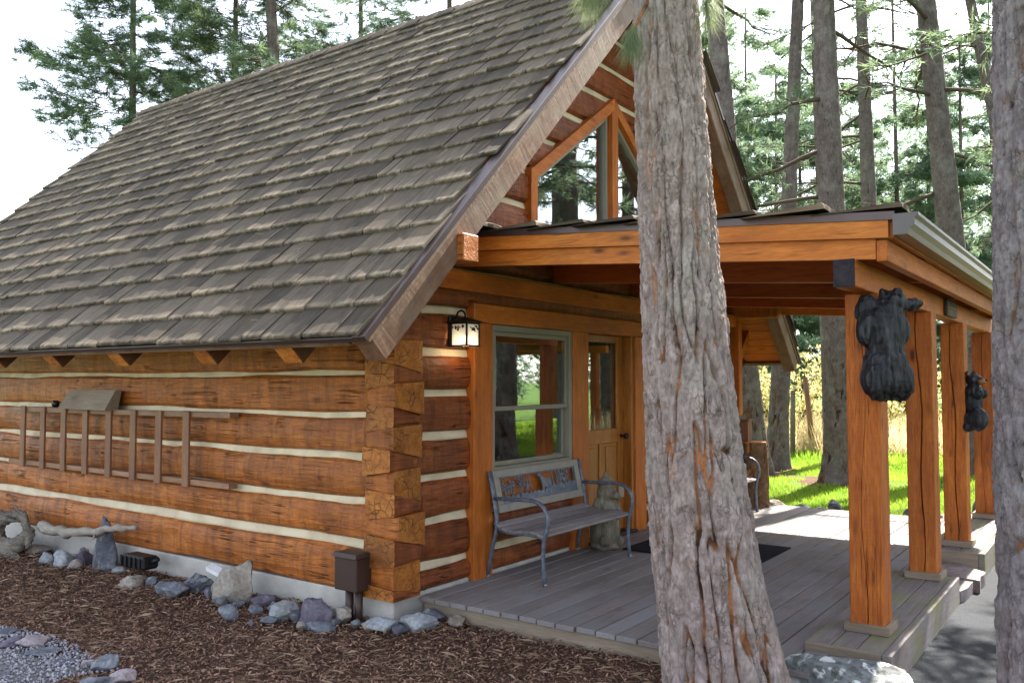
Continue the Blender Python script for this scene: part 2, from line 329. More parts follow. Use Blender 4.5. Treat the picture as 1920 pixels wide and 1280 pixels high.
M['dryneedle'] = m_leaf('fallen_needles', (.17, .10, .06), (.40, .29, .20), .1, .8)
M['pebble'] = m_leaf('gravel_pebbles', (.13, .13, .15), (.42, .40, .42), 0., .8)
M['twig'] = plain('twig_bark', (.10, .075, .06), .9, 0, .1, nscale=12)
def m_rock(name, a, b, c3, lich=(.45, .46, .42), la=.25, scale=6.):
    t = NT(name); co = t.coord((1, 1, 1), rnd=71.); f = t.noise(co, scale, 7, .65, .5); g = t.noise(co, scale*7, 5, .6)
    c = t.ramp(f, [(.28, a), (.5, b), (.75, c3)]); c = t.mix(t.ramp(g, [(.35, .45), (.6, 0.)]), c, tuple(.5*x for x in a))
    l1 = t.noise(co, scale*1.2, 3, .5, 1.2); c = t.mix(t.ramp(l1, [(.56, 0.), (.60, la)]), c, lich)
    if la > .5:
        wv = t.n('ShaderNodeVectorMath', operation='ADD'); t.l(co, wv.inputs[0]); nz = t.n('ShaderNodeTexNoise'); t.l(co, nz.inputs['Vector']); nz.inputs['Scale'].default_value = 9; ms = t.n('ShaderNodeVectorMath', operation='SCALE'); t.l(nz.outputs['Color'], ms.inputs[0]); ms.inputs['Scale'].default_value = .12; t.l(ms.outputs[0], wv.inputs[1])
        vv = t.voronoi(wv.outputs[0], 9.); c = t.mix(t.ramp(vv, [(.30, .95), (.36, 0.)]), c, (.58, .60, .585)); c = t.mix(t.ramp(t.noise(co, 26, 4), [(.40, .8), (.48, 0.)]), c, (.07, .075, .07))
    return t.done(c, .85, t.math('ADD', f, t.math('MULTIPLY', g, .5)), .7, .012, .2)
M['rock_blue'] = m_rock('blue_grey_rock', (.075, .08, .095), (.145, .155, .18), (.27, .285, .32))
M['rock_purple'] = m_rock('purple_rock', (.075, .064, .085), (.135, .118, .15), (.22, .20, .245), la=.1)
M['rock_tan'] = m_rock('tan_rock', (.16, .135, .11), (.29, .25, .21), (.42, .38, .33), la=.15)
M['rock_dark'] = m_rock('dark_rock', (.05, .052, .065), (.11, .112, .135), (.21, .215, .25))
M['rock_pink'] = m_rock('pink_rock', (.20, .165, .175), (.33, .275, .285), (.45, .40, .41), la=.05)
M['rock_white'] = m_rock('pale_rock', (.15, .16, .175), (.27, .285, .30), (.42, .43, .44), la=.1)
M['lichen'] = m_rock('lichen_covered_rock', (.10, .105, .11), (.18, .19, .19), (.27, .28, .28), (.42, .45, .44), .9, 3.5)
M['flag'] = m_rock('pink_flagstone', (.16, .125, .125), (.235, .19, .19), (.31, .27, .265), la=.1, scale=3)
def m_bear():
    t = NT('black_carved_wood'); f = t.noise(t.coord((14, 14, 2.2), rnd=3.), 5, 5, .7, .5); h = t.attr('fur')
    c = t.ramp(h, [(.35, (.004, .004, .006)), (.62, (.016, .017, .022)), (.85, (.05, .05, .058))]); c = t.mix(t.ramp(f, [(.5, 0.), (.75, .35)]), c, (.03, .03, .035)); return t.done(c, .48, f, .9, .010, .35)
M['bear'] = m_bear()
M['muzzle'] = plain('tan_muzzle_paint', (.28, .13, .05), .5, nscale=30)
def m_ground(name, a, b, c3, sc=3., fine=60., bd=.02):
    t = NT(name); co = t.coord((1, 1, 1)); f = t.noise(co, sc, 6, .65); g = t.noise(co, fine, 4, .7)
    c = t.ramp(g, [(.3, a), (.5, b), (.72, c3)]); c = t.hsv(c, v=t.math('ADD', f, .5)); return t.done(c, .95, g, .8, bd, .1)
M['soil'] = m_ground('mulch_ground', (.03, .016, .012), (.085, .046, .032), (.19, .115, .078))
M['lawn'] = m_ground('lawn_ground', (.03, .07, .008), (.07, .14, .015), (.12, .20, .03))
M['asphalt'] = m_ground('asphalt', (.020, .022, .027), (.034, .037, .043), (.07, .072, .078), 1.2, 140., .006)
M['gravelbed'] = m_ground('gravel_bed', (.10, .095, .10), (.17, .165, .17), (.28, .27, .27), 4, 90)

# ================================================================ the setting: ground sheets
rng = np.random.default_rng(7); rnd = random.Random(5)
def gz(x, y):
    return -.125+.012*np.minimum(x, 0)-.02*np.clip(y-6.3, 0, 1)
def sheet(name, x0, x1, y0, y1, nx, ny, zf, mat):
    xs = np.linspace(x0, x1, nx); ys = np.linspace(y0, y1, ny); X, Y = np.meshgrid(xs, ys, indexing='ij'); P = np.c_[X.ravel(), Y.ravel()]
    Z = zf(P[:, 0], P[:, 1]); V = np.c_[P, Z]; i = np.arange(nx*ny).reshape(nx, ny)
    F = np.stack([i[:-1, :-1], i[1:, :-1], i[1:, 1:], i[:-1, 1:]], -1).reshape(-1, 4)
    o = mobj(name, V, F, mat, smooth=True); o['kind'] = 'structure'; return o
sheet('ground', -400, 400, -60, 900, 3, 3, lambda x, y: -.30+0*x, M['lawn'])
sheet('mulch_bed', -13, 8, -8, 7.2, 120, 90, lambda x, y: gz(x, y)-.012+.02*vnoise(np.c_[x*2.2, y*2.2, 0*x], 3)-.12*sstep(3.0, 3.25, x)*sstep(.45, .75, y), M['soil'])
sheet('lawn', -34, 34, 6.55, 42, 120, 80, lambda x, y: -.15+.05*vnoise(np.c_[x*.6, y*.6, 0*x], 9)+.006*np.clip(y-10, 0, 40), M['lawn'])
sheet('asphalt_path', 3.06, 6.2, .55, 60, 12, 60, lambda x, y: -.155+.004*np.sin(x*3)+.001*np.clip(y-8, 0, 60)+.10*sstep(9, 11, y), M['asphalt'])
sheet('gravel_path', -12, -.42, -7.5, -1.5, 60, 40, lambda x, y: gz(x, y)+.006-.10*sstep(-1.72, -1.5, y+.06*np.sin(x*3))-.10*sstep(-.75, -.45, x+.15*np.sin(y*2)), M['gravelbed'])

# ================================================================ the cabin
cabin = thing('log_cabin', 'hewn orange-brown log cabin with pale chinking, steep shingle roof and attached porch', 'cabin', (0, 0, -.1))
T = .235; W = 6.4; XL = -8.2
f = MB().box(XL, -.02, .02, W-.02, -.55, .022, .01).obj('foundation', M['conc'], cabin)

def bar(fr, lo, hi, zb, zt, prof, seed, amp=.010, tail=None):
    """long piece: fr fractions along, lo/hi(z) ends, zb/zt(s,d) edges, prof [(depth,t)]; returns (s,d,z) points and faces"""
    fr = np.asarray(fr); n = len(prof); S = np.zeros((len(fr), n)); D = np.zeros_like(S); Z = np.zeros_like(S)
    for j, (d, t) in enumerate(prof):
        zm = zb(0, d)*(1-t)+zt(0, d)*t; s = lo(zm)+(hi(zm)-lo(zm))*fr
        z = zb(s, d)*(1-t)+zt(s, d)*t
        if tail is None: intail = np.zeros(len(s), bool)
        else: intail = tail(s)
        nz = fbm(np.c_[s*2.2, z*5, 0*s+seed*3.7], 3, seed)
        e = fbm(np.c_[s*1.3, 0*s+t*9, 0*s+seed], 3, seed+40)
        front = d < T*.6
        D[:, j] = np.where(intail, (-(.050+.016*math.sin(seed*7.3))+(.004 if t in (0., 1.) else 0) if front else d), d+(amp*nz if front else 0))
        Z[:, j] = z+np.where(intail, 0, .011*e*(1 if t in (0., 1.) or t < .1 or t > .9 else 0)); S[:, j] = s
    i = np.arange(len(fr)*n).reshape(len(fr), n)
    F = [(int(i[a, b]), int(i[a+1, b]), int(i[a+1, (b+1) % n]), int(i[a, (b+1) % n])) for a in range(len(fr)-1) for b in range(n)]
    F += [tuple(int(k) for k in i[0][::-1]), tuple(int(k) for k in i[-1])]
    return S.ravel(), D.ravel(), Z.ravel(), F
PROF = [(.040, 0.), (.014, .08), (.003, .28), (0., .5), (.003, .72), (.014, .92), (.040, 1.), (T, 1.), (T, 0.)]
CH = [(.036, 0.), (.042, .3), (.052, .7), (.060, 1.), (T-.01, 1.), (T-.01, 0.)]
Lz = [(.03, .342), (.406, .654), (.704, .975), (1.018, 1.275), (1.318, 1.584), (1.62, 1.90), (1.96, 2.22)]
mid = [.19, .53, .84, 1.147, 1.451, 1.752]
def Aint(k, u, v, g=.006): return mid[k]-.08-.02*(u-1)-.075*v+g
def Bint(k, u, v, g=.006): return mid[k]+.08+.05*(u-1)+.015*v-g
side = MB()
logs = []
for k, (z0, z1) in enumerate(Lz):
    n = 90; fr = np.linspace(0, 1, n)
    L = -XL+.026
    tl = k < 6
    if tl: fr = np.r_[np.linspace(0, (-T-XL-.0005)/L, n), (-T-XL+.0005)/L, (-T*.5-XL)/L, 1.0]
    u = lambda s: np.clip((s+T)/T, 0, 1)
    zb = lambda s, d, k=k, z0=z0: np.where(np.asarray(s) > -T, Aint(k, u(np.asarray(s)), d/T), z0) if k < 6 else z0+0*np.asarray(s)
    zt = lambda s, d, k=k, z1=z1: np.where(np.asarray(s) > -T, Bint(k, u(np.asarray(s)), d/T), z1) if k < 6 else z1+0*np.asarray(s)
    zbm = lambda s, d, f=zb, z0=z0: (z0 if np.isscalar(s) else f(s, d)); ztm = lambda s, d, f=zt, z1=z1: (z1 if np.isscalar(s) else f(s, d))
    S, D, Z, F = bar(fr, lambda z: XL, lambda z, tl=tl, kk=k: .040+.03*(kk % 3 == 1)+.012*(kk % 2) if tl else -T, zbm, ztm, PROF, 10+k, tail=(lambda s: s > -T) if tl else None)
    logs.append((np.c_[S, D, Z], F))
    if k:
        a, b = Lz[k-1][1]-.02, z0+.02
        S, D, Z, F = bar(np.linspace(0, 1, 120), lambda z: XL, lambda z: -T-.001, lambda s, d: a+0*np.asarray(s, float) if not np.isscalar(s) else a, lambda s, d: b+0*np.asarray(s, float) if not np.isscalar(s) else b, CH, 60+k, .004)
        side.add(np.c_[S, D, Z], F)
sw = side.obj('side_wall', M['chink'], cabin, True)
def log_obj(V, F, mat, par, last):
    o = MB().add(V, F).obj('log', M[mat], par); o.data.materials.append(M['log_end'])
    big = sorted(range(len(o.data.polygons)), key=lambda i: -len(o.data.polygons[i].vertices))[:2]
    for i in big: o.data.polygons[i].material_index = 1
    return o
for V, F in logs: log_obj(V, F, 'log', sw, True)

gc = [.2, .51, .83, 1.14, 1.455, 1.765, 2.08, 2.40, 2.72, 3.06, 3.38, 3.71, 4.05, 4.39, 4.72, 5.05, 5.38, 5.70]
YM = 3.2
def ylo(z): return max(0., z-2.60)
def yl(z): return 1.75 if z < 3.4 else 1.75+(z-3.4)/.706
def segs(z0, z1):
    zm = (z0+z1)/2; lo = ylo; hi = lambda z: W-ylo(z); c = lambda v: (lambda z: v)
    if z1 < 2.12:
        r = [(c(0.), c(.98)), (c(3.67), c(W))]
        if z1 < .9: r.append((c(.98), c(2.5)))
        return r
    if z0 > 2.6 and z0 < 4.3: return [(lo, yl), (lambda z: 6.3-yl(z), hi)]
    return [(lo, hi)]
gab = MB(); glogs = []
rows = [(.03, gc[0]-.028)]+[(gc[j]+.028, gc[j+1]-.028) for j in range(len(gc)-1)]
for j, (z0, z1) in enumerate(rows):
    for q, (lo, hi) in enumerate(segs(z0, z1)):
        ln = hi(z0)-lo(z0)
        if hi(z1)-lo(z1) < .03: continue
        fr = np.linspace(0, 1, max(8, int(ln/.09))); tl = j <= 6 and q == 0 and z1 < 2.12
        zbm = lambda s, d, z0=z0: z0+0*np.asarray(s, float) if not np.isscalar(s) else z0
        ztm = lambda s, d, z1=z1: z1+0*np.asarray(s, float) if not np.isscalar(s) else z1
        if tl:
            fr = np.r_[0, (T*.5+.026)/(1.006), (T+.0255)/1.006, np.linspace((T+.0265)/1.006, 1, 10)]; lo = lambda z, jj=j: -.044-.022*(jj % 3 == 0)-.012*(jj % 2)
            zb = lambda s, d, z0=z0, j=j: z0 if np.isscalar(s) else np.where(s < T, (Bint(j-1, 1-d/T, np.clip(s/T, 0, 1), -.006) if j > 0 else .03), z0)
            zt = lambda s, d, z1=z1, j=j: z1 if np.isscalar(s) else np.where(s < T, (Aint(j, 1-d/T, np.clip(s/T, 0, 1), -.006) if j < 6 else z1), z1)
            S, D, Z, F = bar(fr, lo, hi, zb, zt, PROF, 100+j, tail=lambda s: s < T)
        else: S, D, Z, F = bar(fr, lo, hi, zbm, ztm, PROF, 100+j*3+q)
        glogs.append((np.c_[-D, S, Z], [f[::-1] for f in F]))
for j, c in enumerate(gc):
    for q, (lo, hi) in enumerate(segs(c-.05, c+.05)):
        if hi(c+.05)-lo(c+.05) < .03: continue
        l2 = (lambda z: T+.001) if (j < 6 and q == 0) else lo
        S, D, Z, F = bar(np.linspace(0, 1, max(8, int((hi(c)-lo(c))/.08))), l2, hi, lambda s, d: c-.046+0*np.asarray(s, float) if not np.isscalar(s) else c-.046, lambda s, d: c+.046+0*np.asarray(s, float) if not np.isscalar(s) else c+.046, CH, 200+j*3+q, .004)
        gab.add(np.c_[-D, S, Z], [f[::-1] for f in F])
gw = gab.obj('gable_wall', M['chink'], cabin, True)
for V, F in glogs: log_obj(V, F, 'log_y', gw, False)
# far and back walls (only their corners are ever in view)
MB().box(XL, -.03, W-T, W-.003, .02, 2.25).obj('back_wall', M['log'], cabin)
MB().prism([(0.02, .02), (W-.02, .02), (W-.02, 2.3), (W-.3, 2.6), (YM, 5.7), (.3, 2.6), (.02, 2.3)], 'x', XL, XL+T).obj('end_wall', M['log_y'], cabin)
MB().box(XL+.3, -.3, .3, W-.3, .022, .06).obj('interior_floor', M['deck_x'], cabin)
MB().box(-2.45, -2.36, .3, W-.3, .06, 2.7).obj('interior_partition', M['log_y'], cabin)

# ---- roof
C45 = math.sqrt(.5)
FN = Matrix(((1, 0, 0, 0), (0, C45, -C45, -.86), (0, C45, C45, 1.815), (0, 0, 0, 1)))            # near slope frame: x, up-slope, outward
FF = Matrix(((-1, 0, 0, 0), (0, -C45, C45, W+.86), (0, C45, C45, 1.815), (0, 0, 0, 1)))           # far slope
XR0, XR1 = -8.5, .56; SL = (YM+.86)/C45
def fobj(mb, name, mat, parent, fr, smooth=False):
    o = mb.obj(name, mat, None, smooth); o.matrix_basis = fr; adopt(o, parent); return o
roof = fobj(MB().box(XR0+.02, XR1-.05, .03, SL-.01, -.032, -.004), 'roof', M['red_x'], cabin, FN)
for i in range(41):
    s0 = .03+i*.14
    if s0+.138 > SL: break
    fobj(MB().box(-(XR1-.05), -(XR0+.02), s0, s0+.137, -.034, -.006, .004), 'plank', M['plank'], roof, FF)
for fr, sg in ((FN, 1), (FF, -1)):
    xr = lambda a, b: (min(sg*a, sg*b), max(sg*a, sg*b))
    fobj(MB().box(*xr(.42, .575), .02, SL-.09, -.237, -.058, .01), 'rake_rafter', M['rake'], roof, fr)
    fobj(MB().box(*xr(.44, .590), -.012, SL-.02, -.060, -.026, .006), 'rake_trim', M['rake'], roof, fr)
    fobj(MB().box(*xr(.50, .602), -.03, SL-.01, -.028, .014, .003), 'flashing', M['flash'], roof, fr)
    fobj(MB().box(*xr(XR0, .50), -.03, .03, -.028, .006, .003), 'flashing', M['flash'], roof, fr)
    fobj(MB().box(*xr(XR0, .42), -.012, .03, -.075, -.028, .003), 'eave_board', M['rake'], roof, fr)
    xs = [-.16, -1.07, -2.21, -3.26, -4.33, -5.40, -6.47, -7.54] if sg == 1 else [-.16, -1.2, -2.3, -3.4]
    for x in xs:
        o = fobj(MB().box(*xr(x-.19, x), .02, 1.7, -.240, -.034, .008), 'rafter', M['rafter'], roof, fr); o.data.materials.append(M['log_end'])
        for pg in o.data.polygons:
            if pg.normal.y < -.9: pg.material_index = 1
def shingle_mesh(w, seed):
    """x across, y up-slope from the butt, z out; thick butt with a worn, slightly uneven edge"""
    r = random.Random(seed); L = .50; nx = 5; th = r.uniform(.023, .029); V = []; tip = []
    ys = [0, .012, .06, .16, L]; jag = [r.uniform(-.004, .004) for _ in range(nx)]; lift = r.uniform(-.002, .004); cup = r.uniform(-.004, .004)
    for k, y in enumerate(ys):
        for i in range(nx):
            x = w*(i/(nx-1)-.5); e = 1 if i in (0, nx-1) else 0
            t = y/L; zb = .024*(1-t)+lift*(1-t)**3; top = zb+th*(1-t)+.003*t
            if k == 0: top -= .006+.003*e
            top += cup*(abs(2*i/(nx-1)-1)**2)*(1-t)-.002*e
            V.append((x, y+(jag[i] if k < 2 else 0)+(0.006*e if k < 2 else 0), top)); tip.append(1-min(1, y/.075))
    nt = len(V)
    for i in (0, nx-1): pass
    for k, y in ((0, 0), (1, L)):
        for i in range(nx):
            x = w*(i/(nx-1)-.5); t = y/L; V.append((x, y+(jag[i] if k == 0 else 0),   .024*(1-t)+lift*(1-t)**3)); tip.append(.4 if k == 0 else 0)
    F = [(k*nx+i, k*nx+i+1, (k+1)*nx+i+1, (k+1)*nx+i) for k in range(4) for i in range(nx-1)]
    b0, b1 = nt, nt+nx
    F += [(b0+i, b0+i+1, i+1, i) for i in range(nx-1)]
    F += [(b0, 0, nx, 2*nx), (b0, 2*nx, 3*nx, b1), (b1, 3*nx, 4*nx)]
    e = nx-1; F += [(b0+e, 2*nx+e, nx+e, e), (b0+e, b1+e, 3*nx+e, 2*nx+e), (b1+e, 4*nx+e, 3*nx+e)]
    return np.array(V), F, np.array(tip)
SH = []
for w in (.11, .14, .17, .20, .24, .28, .33):
    for q in range(3):
        V, F, tp = shingle_mesh(w-.004, int(w*1000)+q)
        me = mesh('shingle', V, F, False, {'tip': tp, 'sr': np.zeros(len(V))}); me.materials.append(M['shingle']); SH.append((w, V, F, tp, me))
def lay(s0, smax, expo, x0, x1, seed, nper=.97):
    r = random.Random(seed); out = []; s = s0; c = 0
    while s < smax:
        x = x0-r.uniform(0, .1) if c else x0
        first = True
        while x < x1-.05:
            k = r.randrange(len(SH))
            if r.random() < .35: k = r.randrange(9, len(SH))
            w = SH[k][0]
            if x+w > x1: 
                fit = [i for i, q in enumerate(SH) if q[0] <= x1-x+.02]
                if not fit: break
                k = r.choice(fit[-3:]); w = SH[k][0]
            m = Matrix.Translation((x+w/2, s+r.uniform(-.012, .012)+.004*math.sin(x*2.1+c), 0)) @ Euler((r.uniform(-.012, .008), r.uniform(-.01, .01), r.uniform(-.012, .012))).to_matrix().to_4x4()
            out.append((k, m, c)); x += w+r.uniform(.001, .006)
        s += expo; c += 1
    return out
def stuff_shingles(items, name, parent, frame):
    Vs, Fs, T_, Rn = [], [], [], []; b = 0; r = random.Random(3)
    for k, m, c in items:
        w, V, F, tp, me = SH[k]; A = np.array(m); P = V @ A[:3, :3].T+A[:3, 3]; Vs.append(P); Fs += [tuple(i+b for i in f) for f in F]; T_.append(tp); Rn.append(np.full(len(V), r.random())); b += len(V)
    o = mobj(name, np.concatenate(Vs), Fs, M['shingle'], None, False, {'tip': np.concatenate(T_), 'sr': np.concatenate(Rn)})
    o.matrix_basis = frame; adopt(o, parent); o['kind'] = 'stuff'; return o
def inview(p):
    v = np.array(p)-CAM; d = v @ FW
    if d < .1: return 0
    x = .5+30/36*(v @ RT)/d; y = .5-30/24*(v @ UP)/d
    return d if -.02 < x < 1.02 and -.02 < y < 1.02 else 0
items = lay(-.035, SL-.08, .272, XR0, XR1-.004, 21)
key = []
for it in items:
    p = (FN @ it[1]).translation; d = inview(p); key.append(d if d > 0 else 999)
order = sorted(range(len(items)), key=lambda i: key[i]); near = set(order[:270])
for i in sorted(near):
    k, m, c = items[i]; o = link('shingle', SH[k][4]); o.matrix_basis = FN @ m; adopt(o, roof)
stuff_shingles([items[i] for i in range(len(items)) if i not in near], 'upper_shingles', roof, FN)
stuff_shingles(lay(-.035, SL-.08, .272, -(XR1-.004), 1.2, 31), 'far_shingles', roof, FF)
fobj(MB().box(1.2, -XR0, 0, SL, 0, .03), 'far_roof_cover', M['shingle'], roof, FF)
rc = random.Random(8); x = XR0
while x < XR1-.1:                                         # ridge caps, lapped pairs
    for sg in (1, -1):
        me = SH[rc.choice((9, 10, 11, 12))][4]; o = link('ridge_shingle', me)
        zt = YM+.86+1.815-.86
        yax = Vector((-1, 0, 0.06)).normalized(); zax = Vector((0, -sg*C45, C45)); zax = (zax-yax*zax.dot(yax)).normalized(); xax = yax.cross(zax)
        o.matrix_basis = Matrix(((xax.x, yax.x, zax.x, x+.26), (xax.y, yax.y, zax.y, YM-sg*.075), (xax.z, yax.z, zax.z, 1.815+YM+.86-.075+.02+rc.uniform(-.004, .006)), (0, 0, 0, 1))); adopt(o, roof)
    x += .27
# purlin ends under the rake
MB().box(-.3, .625, -.01, .16, 2.345, 2.53, .008).obj('plate_end', M['log'], roof)
MB().box(-.3, .625, W-.16, W+.01, 2.345, 2.53, .008).obj('plate_end', M['log'], roof)
for y, z in ((2.02, 4.33), (W-2.02, 4.33), (YM, 5.50)):
    MB().tube([(-.3, y, z), (.40, y, z)], .11, 14).obj('purlin', M['plank'], roof, True)
# far corner bracket
MB().box(-.02, .11, 6.27, 6.39, 1.1, 2.3, .01).obj('corner_post', M['orange_z'], cabin)
MB().prism([(6.40, 1.75), (6.40, 1.9), (6.72, 2.22), (6.72, 2.07)], 'x', -.02, .08).obj('corner_brace', M['orange_y'], cabin)

# ---- trim, window, door on the gable wall
tb = lambda n, *a, m='orange_z', b=.006: box(n, M[m], cabin, *a, b)
tb('trim_board', -.12, .032, .862, 1.105, -.004, 2.003)
tb('trim_board', -.12, .036, .858, 3.80, 2.005, 2.158, m='orange_y')
tb('trim_board', -.12, .032, 2.332, 2.612, -.004, 2.003)
tb('trim_board', -.12, .032, 3.56, 3.795, -.004, 2.003)
tb('trim_board', -.12, .028, 1.107, 2.330, .585, .80, m='orange_y')
tb('ledger_beam', -.02, .075, .30, 6.35, 2.238, 2.388, m='orange_y')
win = MB(); fy0, fy1, fz0, fz1 = 1.108, 2.329, .803, 2.000
for a in ((-.10, .022, fy0, fy1, fz0, fz0+.045), (-.10, .022, fy0, fy1, fz1-.05, fz1), (-.10, .022, fy0, fy0+.038, fz0+.045, fz1-.05), (-.10, .022, fy1-.05, fy1, fz0+.045, fz1-.05)): win.box(*a, .004)
wo_ = win.obj('window', M['vinyl'], cabin)
def sash(x, y0, y1, z0, z1, w=.036, d=.03, nm='sash'):
    s = MB()
    for a in ((x-d, x, y0, y1, z0, z0+w), (x-d, x, y0, y1, z1-w, z1), (x-d, x, y0, y0+w, z0+w, z1-w), (x-d, x, y1-w, y1, z0+w, z1-w)): s.box(*a, .003)
    s.obj(nm, M['vinyl'], wo_); box('pane', M['glass'], wo_, x-d*.6, x-d*.6+.005, y0+w-.004, y1-w+.004, z0+w-.004, z1-w+.004, 0)
sash(.004, fy0+.039, fy1-.051, 1.300, fz1-.051); sash(-.034, fy0+.039, fy1-.051, fz0+.046, 1.332)
# door
dr = thing('door', '', '', (0, 0, 0)); del dr['label']; del dr['category']; adopt(dr, cabin); dr.name = 'door'
y0, y1, X = 2.616, 3.50, -.085
for a in ((X-.045, X, y0, y0+.11, .03, 2.0), (X-.045, X, y1-.11, y1, .03, 2.0)): box('stile', M['door'], dr, *a, .004)
for a in ((.03, .25), (.92, 1.06), (1.93, 2.0)): box('rail', M['orange_y'] if False else M['door'], dr, X-.045, X-.001, y0+.111, y1-.111, *a, .004)
box('muntin', M['door'], dr, X-.045, X-.001, 3.01, 3.11, .251, .919, .004)
for a in ((y0+.112, 3.009), (3.111, y1-.112)):
    box('panel', M['door'], dr, X-.034, X-.016, a[0], a[1], .251, .919, .002); box('raised_panel', M['door'], dr, X-.017, X-.006, a[0]+.035, a[1]-.035, .286, .884, .009)
box('pane', M['glass'], dr, X-.03, X-.025, y0+.105, y1-.105, 1.056, 1.934, 0)
for a in ((y0+.111, y0+.128, 1.061, 1.929), (y1-.128, y1-.111, 1.061, 1.929)): box('glazing_bead', M['door'], dr, X-.022, X-.004, *a, .003)
MB().tube([(X, 3.445, .98), (X+.05, 3.445, .98)], .014, 10).tube([(X+.05, 3.445, .98), (X+.075, 3.445, .98)], .028, 12).obj('door_knob', M['black'], dr, True)
box('door_jamb', M['door'], cabin, -.12, .012, 3.502, 3.558, .0, 2.003, .004)
box('threshold', M['black'], cabin, -.14, .05, 2.614, 3.558, -.004, .028, .005)
# gable window: two trapezoid lights under the ridge
gwn = MB(); c = 3.15; apz = 4.40; yl0, ym0 = 1.66, 3.38; zb_ = 2.62
def gab_light(sg):
    o = thing('gable_window', '', '', (0, 0, 0)); del o['label']; del o['category']; adopt(o, cabin)
    f = lambda y: c+sg*(y-c)
    sl = (apz-ym0)/(c-yl0)
    P = lambda y, z: (f(y), z)
    n = math.hypot(1, sl)
    w = .10
    fr = MB(); fr.prism([P(yl0, ym0), P(c-.001, apz), P(c-.001, apz-w*n), P(yl0+w, ym0+w*sl-w*n), P(yl0, ym0-w*n+w*sl*0)], 'x', -.14, .03); fr.obj('frame', M['orange_y'], o)
    MB().prism([P(yl0, zb_), P(yl0+w, zb_), P(yl0+w, ym0+w*sl-w*n-.002), P(yl0, ym0-w*n-.002)], 'x', -.14, .028).obj('frame', M['orange_z'], o)
    MB().prism([P(c-.06, zb_), P(c-.002, zb_), P(c-.002, apz-w*n-.003), P(c-.06, apz-w*n-.003-.06*sl)], 'x', -.14, .034).obj('mullion', M['orange_z'], o)
    v = .04; a0, a1 = yl0+w+.001, c-.062; z0_ = ym0+w*sl-w*n-.004; z1_ = apz-w*n-.06*sl-.008
    s = MB(); s.prism([P(a0, z0_), P(a1, z1_), P(a1, z1_-v*n), P(a0, z0_-v*n)], 'x', -.10, -.02)
    s.prism([P(a0, zb_), P(a0+v, zb_), P(a0+v, z0_-v*n+v*sl-.002), P(a0, z0_-v*n-.002)], 'x', -.10, -.021); s.prism([P(a1-v, zb_), P(a1, zb_), P(a1, z1_-v*n-.002), P(a1-v, z1_-v*n-v*sl-.002)], 'x', -.10, -.021)
    s.obj('sash', M['vinyl'], o)
    MB().prism([P(a0+.02, zb_), P(a1-.02, zb_), P(a1-.02, z1_-.06), P(a0+.02, z0_-.04)], 'x', -.065, -.06).obj('pane', M['glass'], o)
gab_light(1); gab_light(-1)

# ---- porch roof
PZ = lambda x, z: z-.0651*(x-.235)
def sloped(x0, x1, y0, y1, zlo, zhi):
    """box along x following the porch slope; zlo/zhi are heights at x = .235"""
    m = MB(); V = [(x, y, PZ(x, z)) for x in (x0, x1) for y in (y0, y1) for z in (zlo, zhi)]
    return m.add(V, [(0, 1, 3, 2), (4, 6, 7, 5), (0, 4, 5, 1), (2, 3, 7, 6), (0, 2, 6, 4), (1, 5, 7, 3)])
PY0, PY1 = .66, 6.50
pr_ = sloped(-.0, 3.08, PY0+.04, PY1-.04, 2.600, 2.640).obj('porch_roof', M['red_x'], cabin)
for y, s in ((PY0, 1), (PY1, -1)):
    a, b = sorted((y, y-s*.035)); sloped(.0, 3.125, a, b, 2.524, 2.646).obj('fascia_board', M['orange_x'], pr_)
    a, b = sorted((y+s*.002, y+s*.045)); sloped(.0, 3.05, a, b, 2.410, 2.523).obj('fascia_board', M['orange_x'], pr_)
    a, b = sorted((y-s*.03, y-s*.046)); sloped(.0, 3.16, a, b, 2.622, 2.668).obj('flashing', M['flash'], pr_)
for y in (2.08, 3.60, 5.04):
    sloped(.0, 3.05, y-.045, y+.045, 2.41, 2.599).obj('rafter', M['red_x'], pr_)
box('fascia_board', M['orange_y'], pr_, 3.053, 3.112, PY0+.003, PY1-.003, 2.212, 2.332, .004)
box('fascia_board', M['orange_y'], pr_, 3.113, 3.150, PY0+.001, PY1-.001, 2.336, 2.455, .004)
gp = [(3.152, 2.345), (3.225, 2.345), (3.235, 2.375), (3.262, 2.395), (3.262, 2.43), (3.280, 2.445), (3.280, 2.462), (3.268, 2.462), (3.268, 2.45), (3.25, 2.435), (3.25, 2.402), (3.225, 2.383), (3.218, 2.356), (3.162, 2.356), (3.162, 2.462), (3.152, 2.462)]
g = MB().prism([(a, b) for a, b in gp], 'y', PY0-.045, PY1+.045)
g.prism([(3.152, 2.345), (3.225, 2.345), (3.235, 2.375), (3.262, 2.395), (3.262, 2.43), (3.278, 2.445), (3.278, 2.461), (3.152, 2.461)], 'y', PY0-.05, PY0-.0455)
g.obj('gutter', M['gutter'], pr_)
ang = math.atan(.0651); cs, sn = math.cos(ang), math.sin(ang)
FP = Matrix(((0, -cs, sn, 3.185), (1, 0, 0, 0), (0, sn, cs, PZ(3.185, 2.656)), (0, 0, 0, 1)))
pit = lay(-.01, 2.95, .40, PY0-.06, PY1+.06, 77)
byc = {}
for it in pit: byc.setdefault(it[2], []).append(it)
edge = [min(v, key=lambda t: t[1].translation.x) for v in byc.values()]+[t for t in byc[0]]
ids = {id(t) for t in edge}
seen = set()
for t in edge:
    if id(t) in seen: continue
    seen.add(id(t)); o = link('shingle', SH[t[0]][4]); o.matrix_basis = FP @ t[1] @ Matrix.Scale(1.25, 4, (0, 0, 1)); adopt(o, pr_)
stuff_shingles([t for t in pit if id(t) not in ids], 'inner_shingles', pr_, FP)
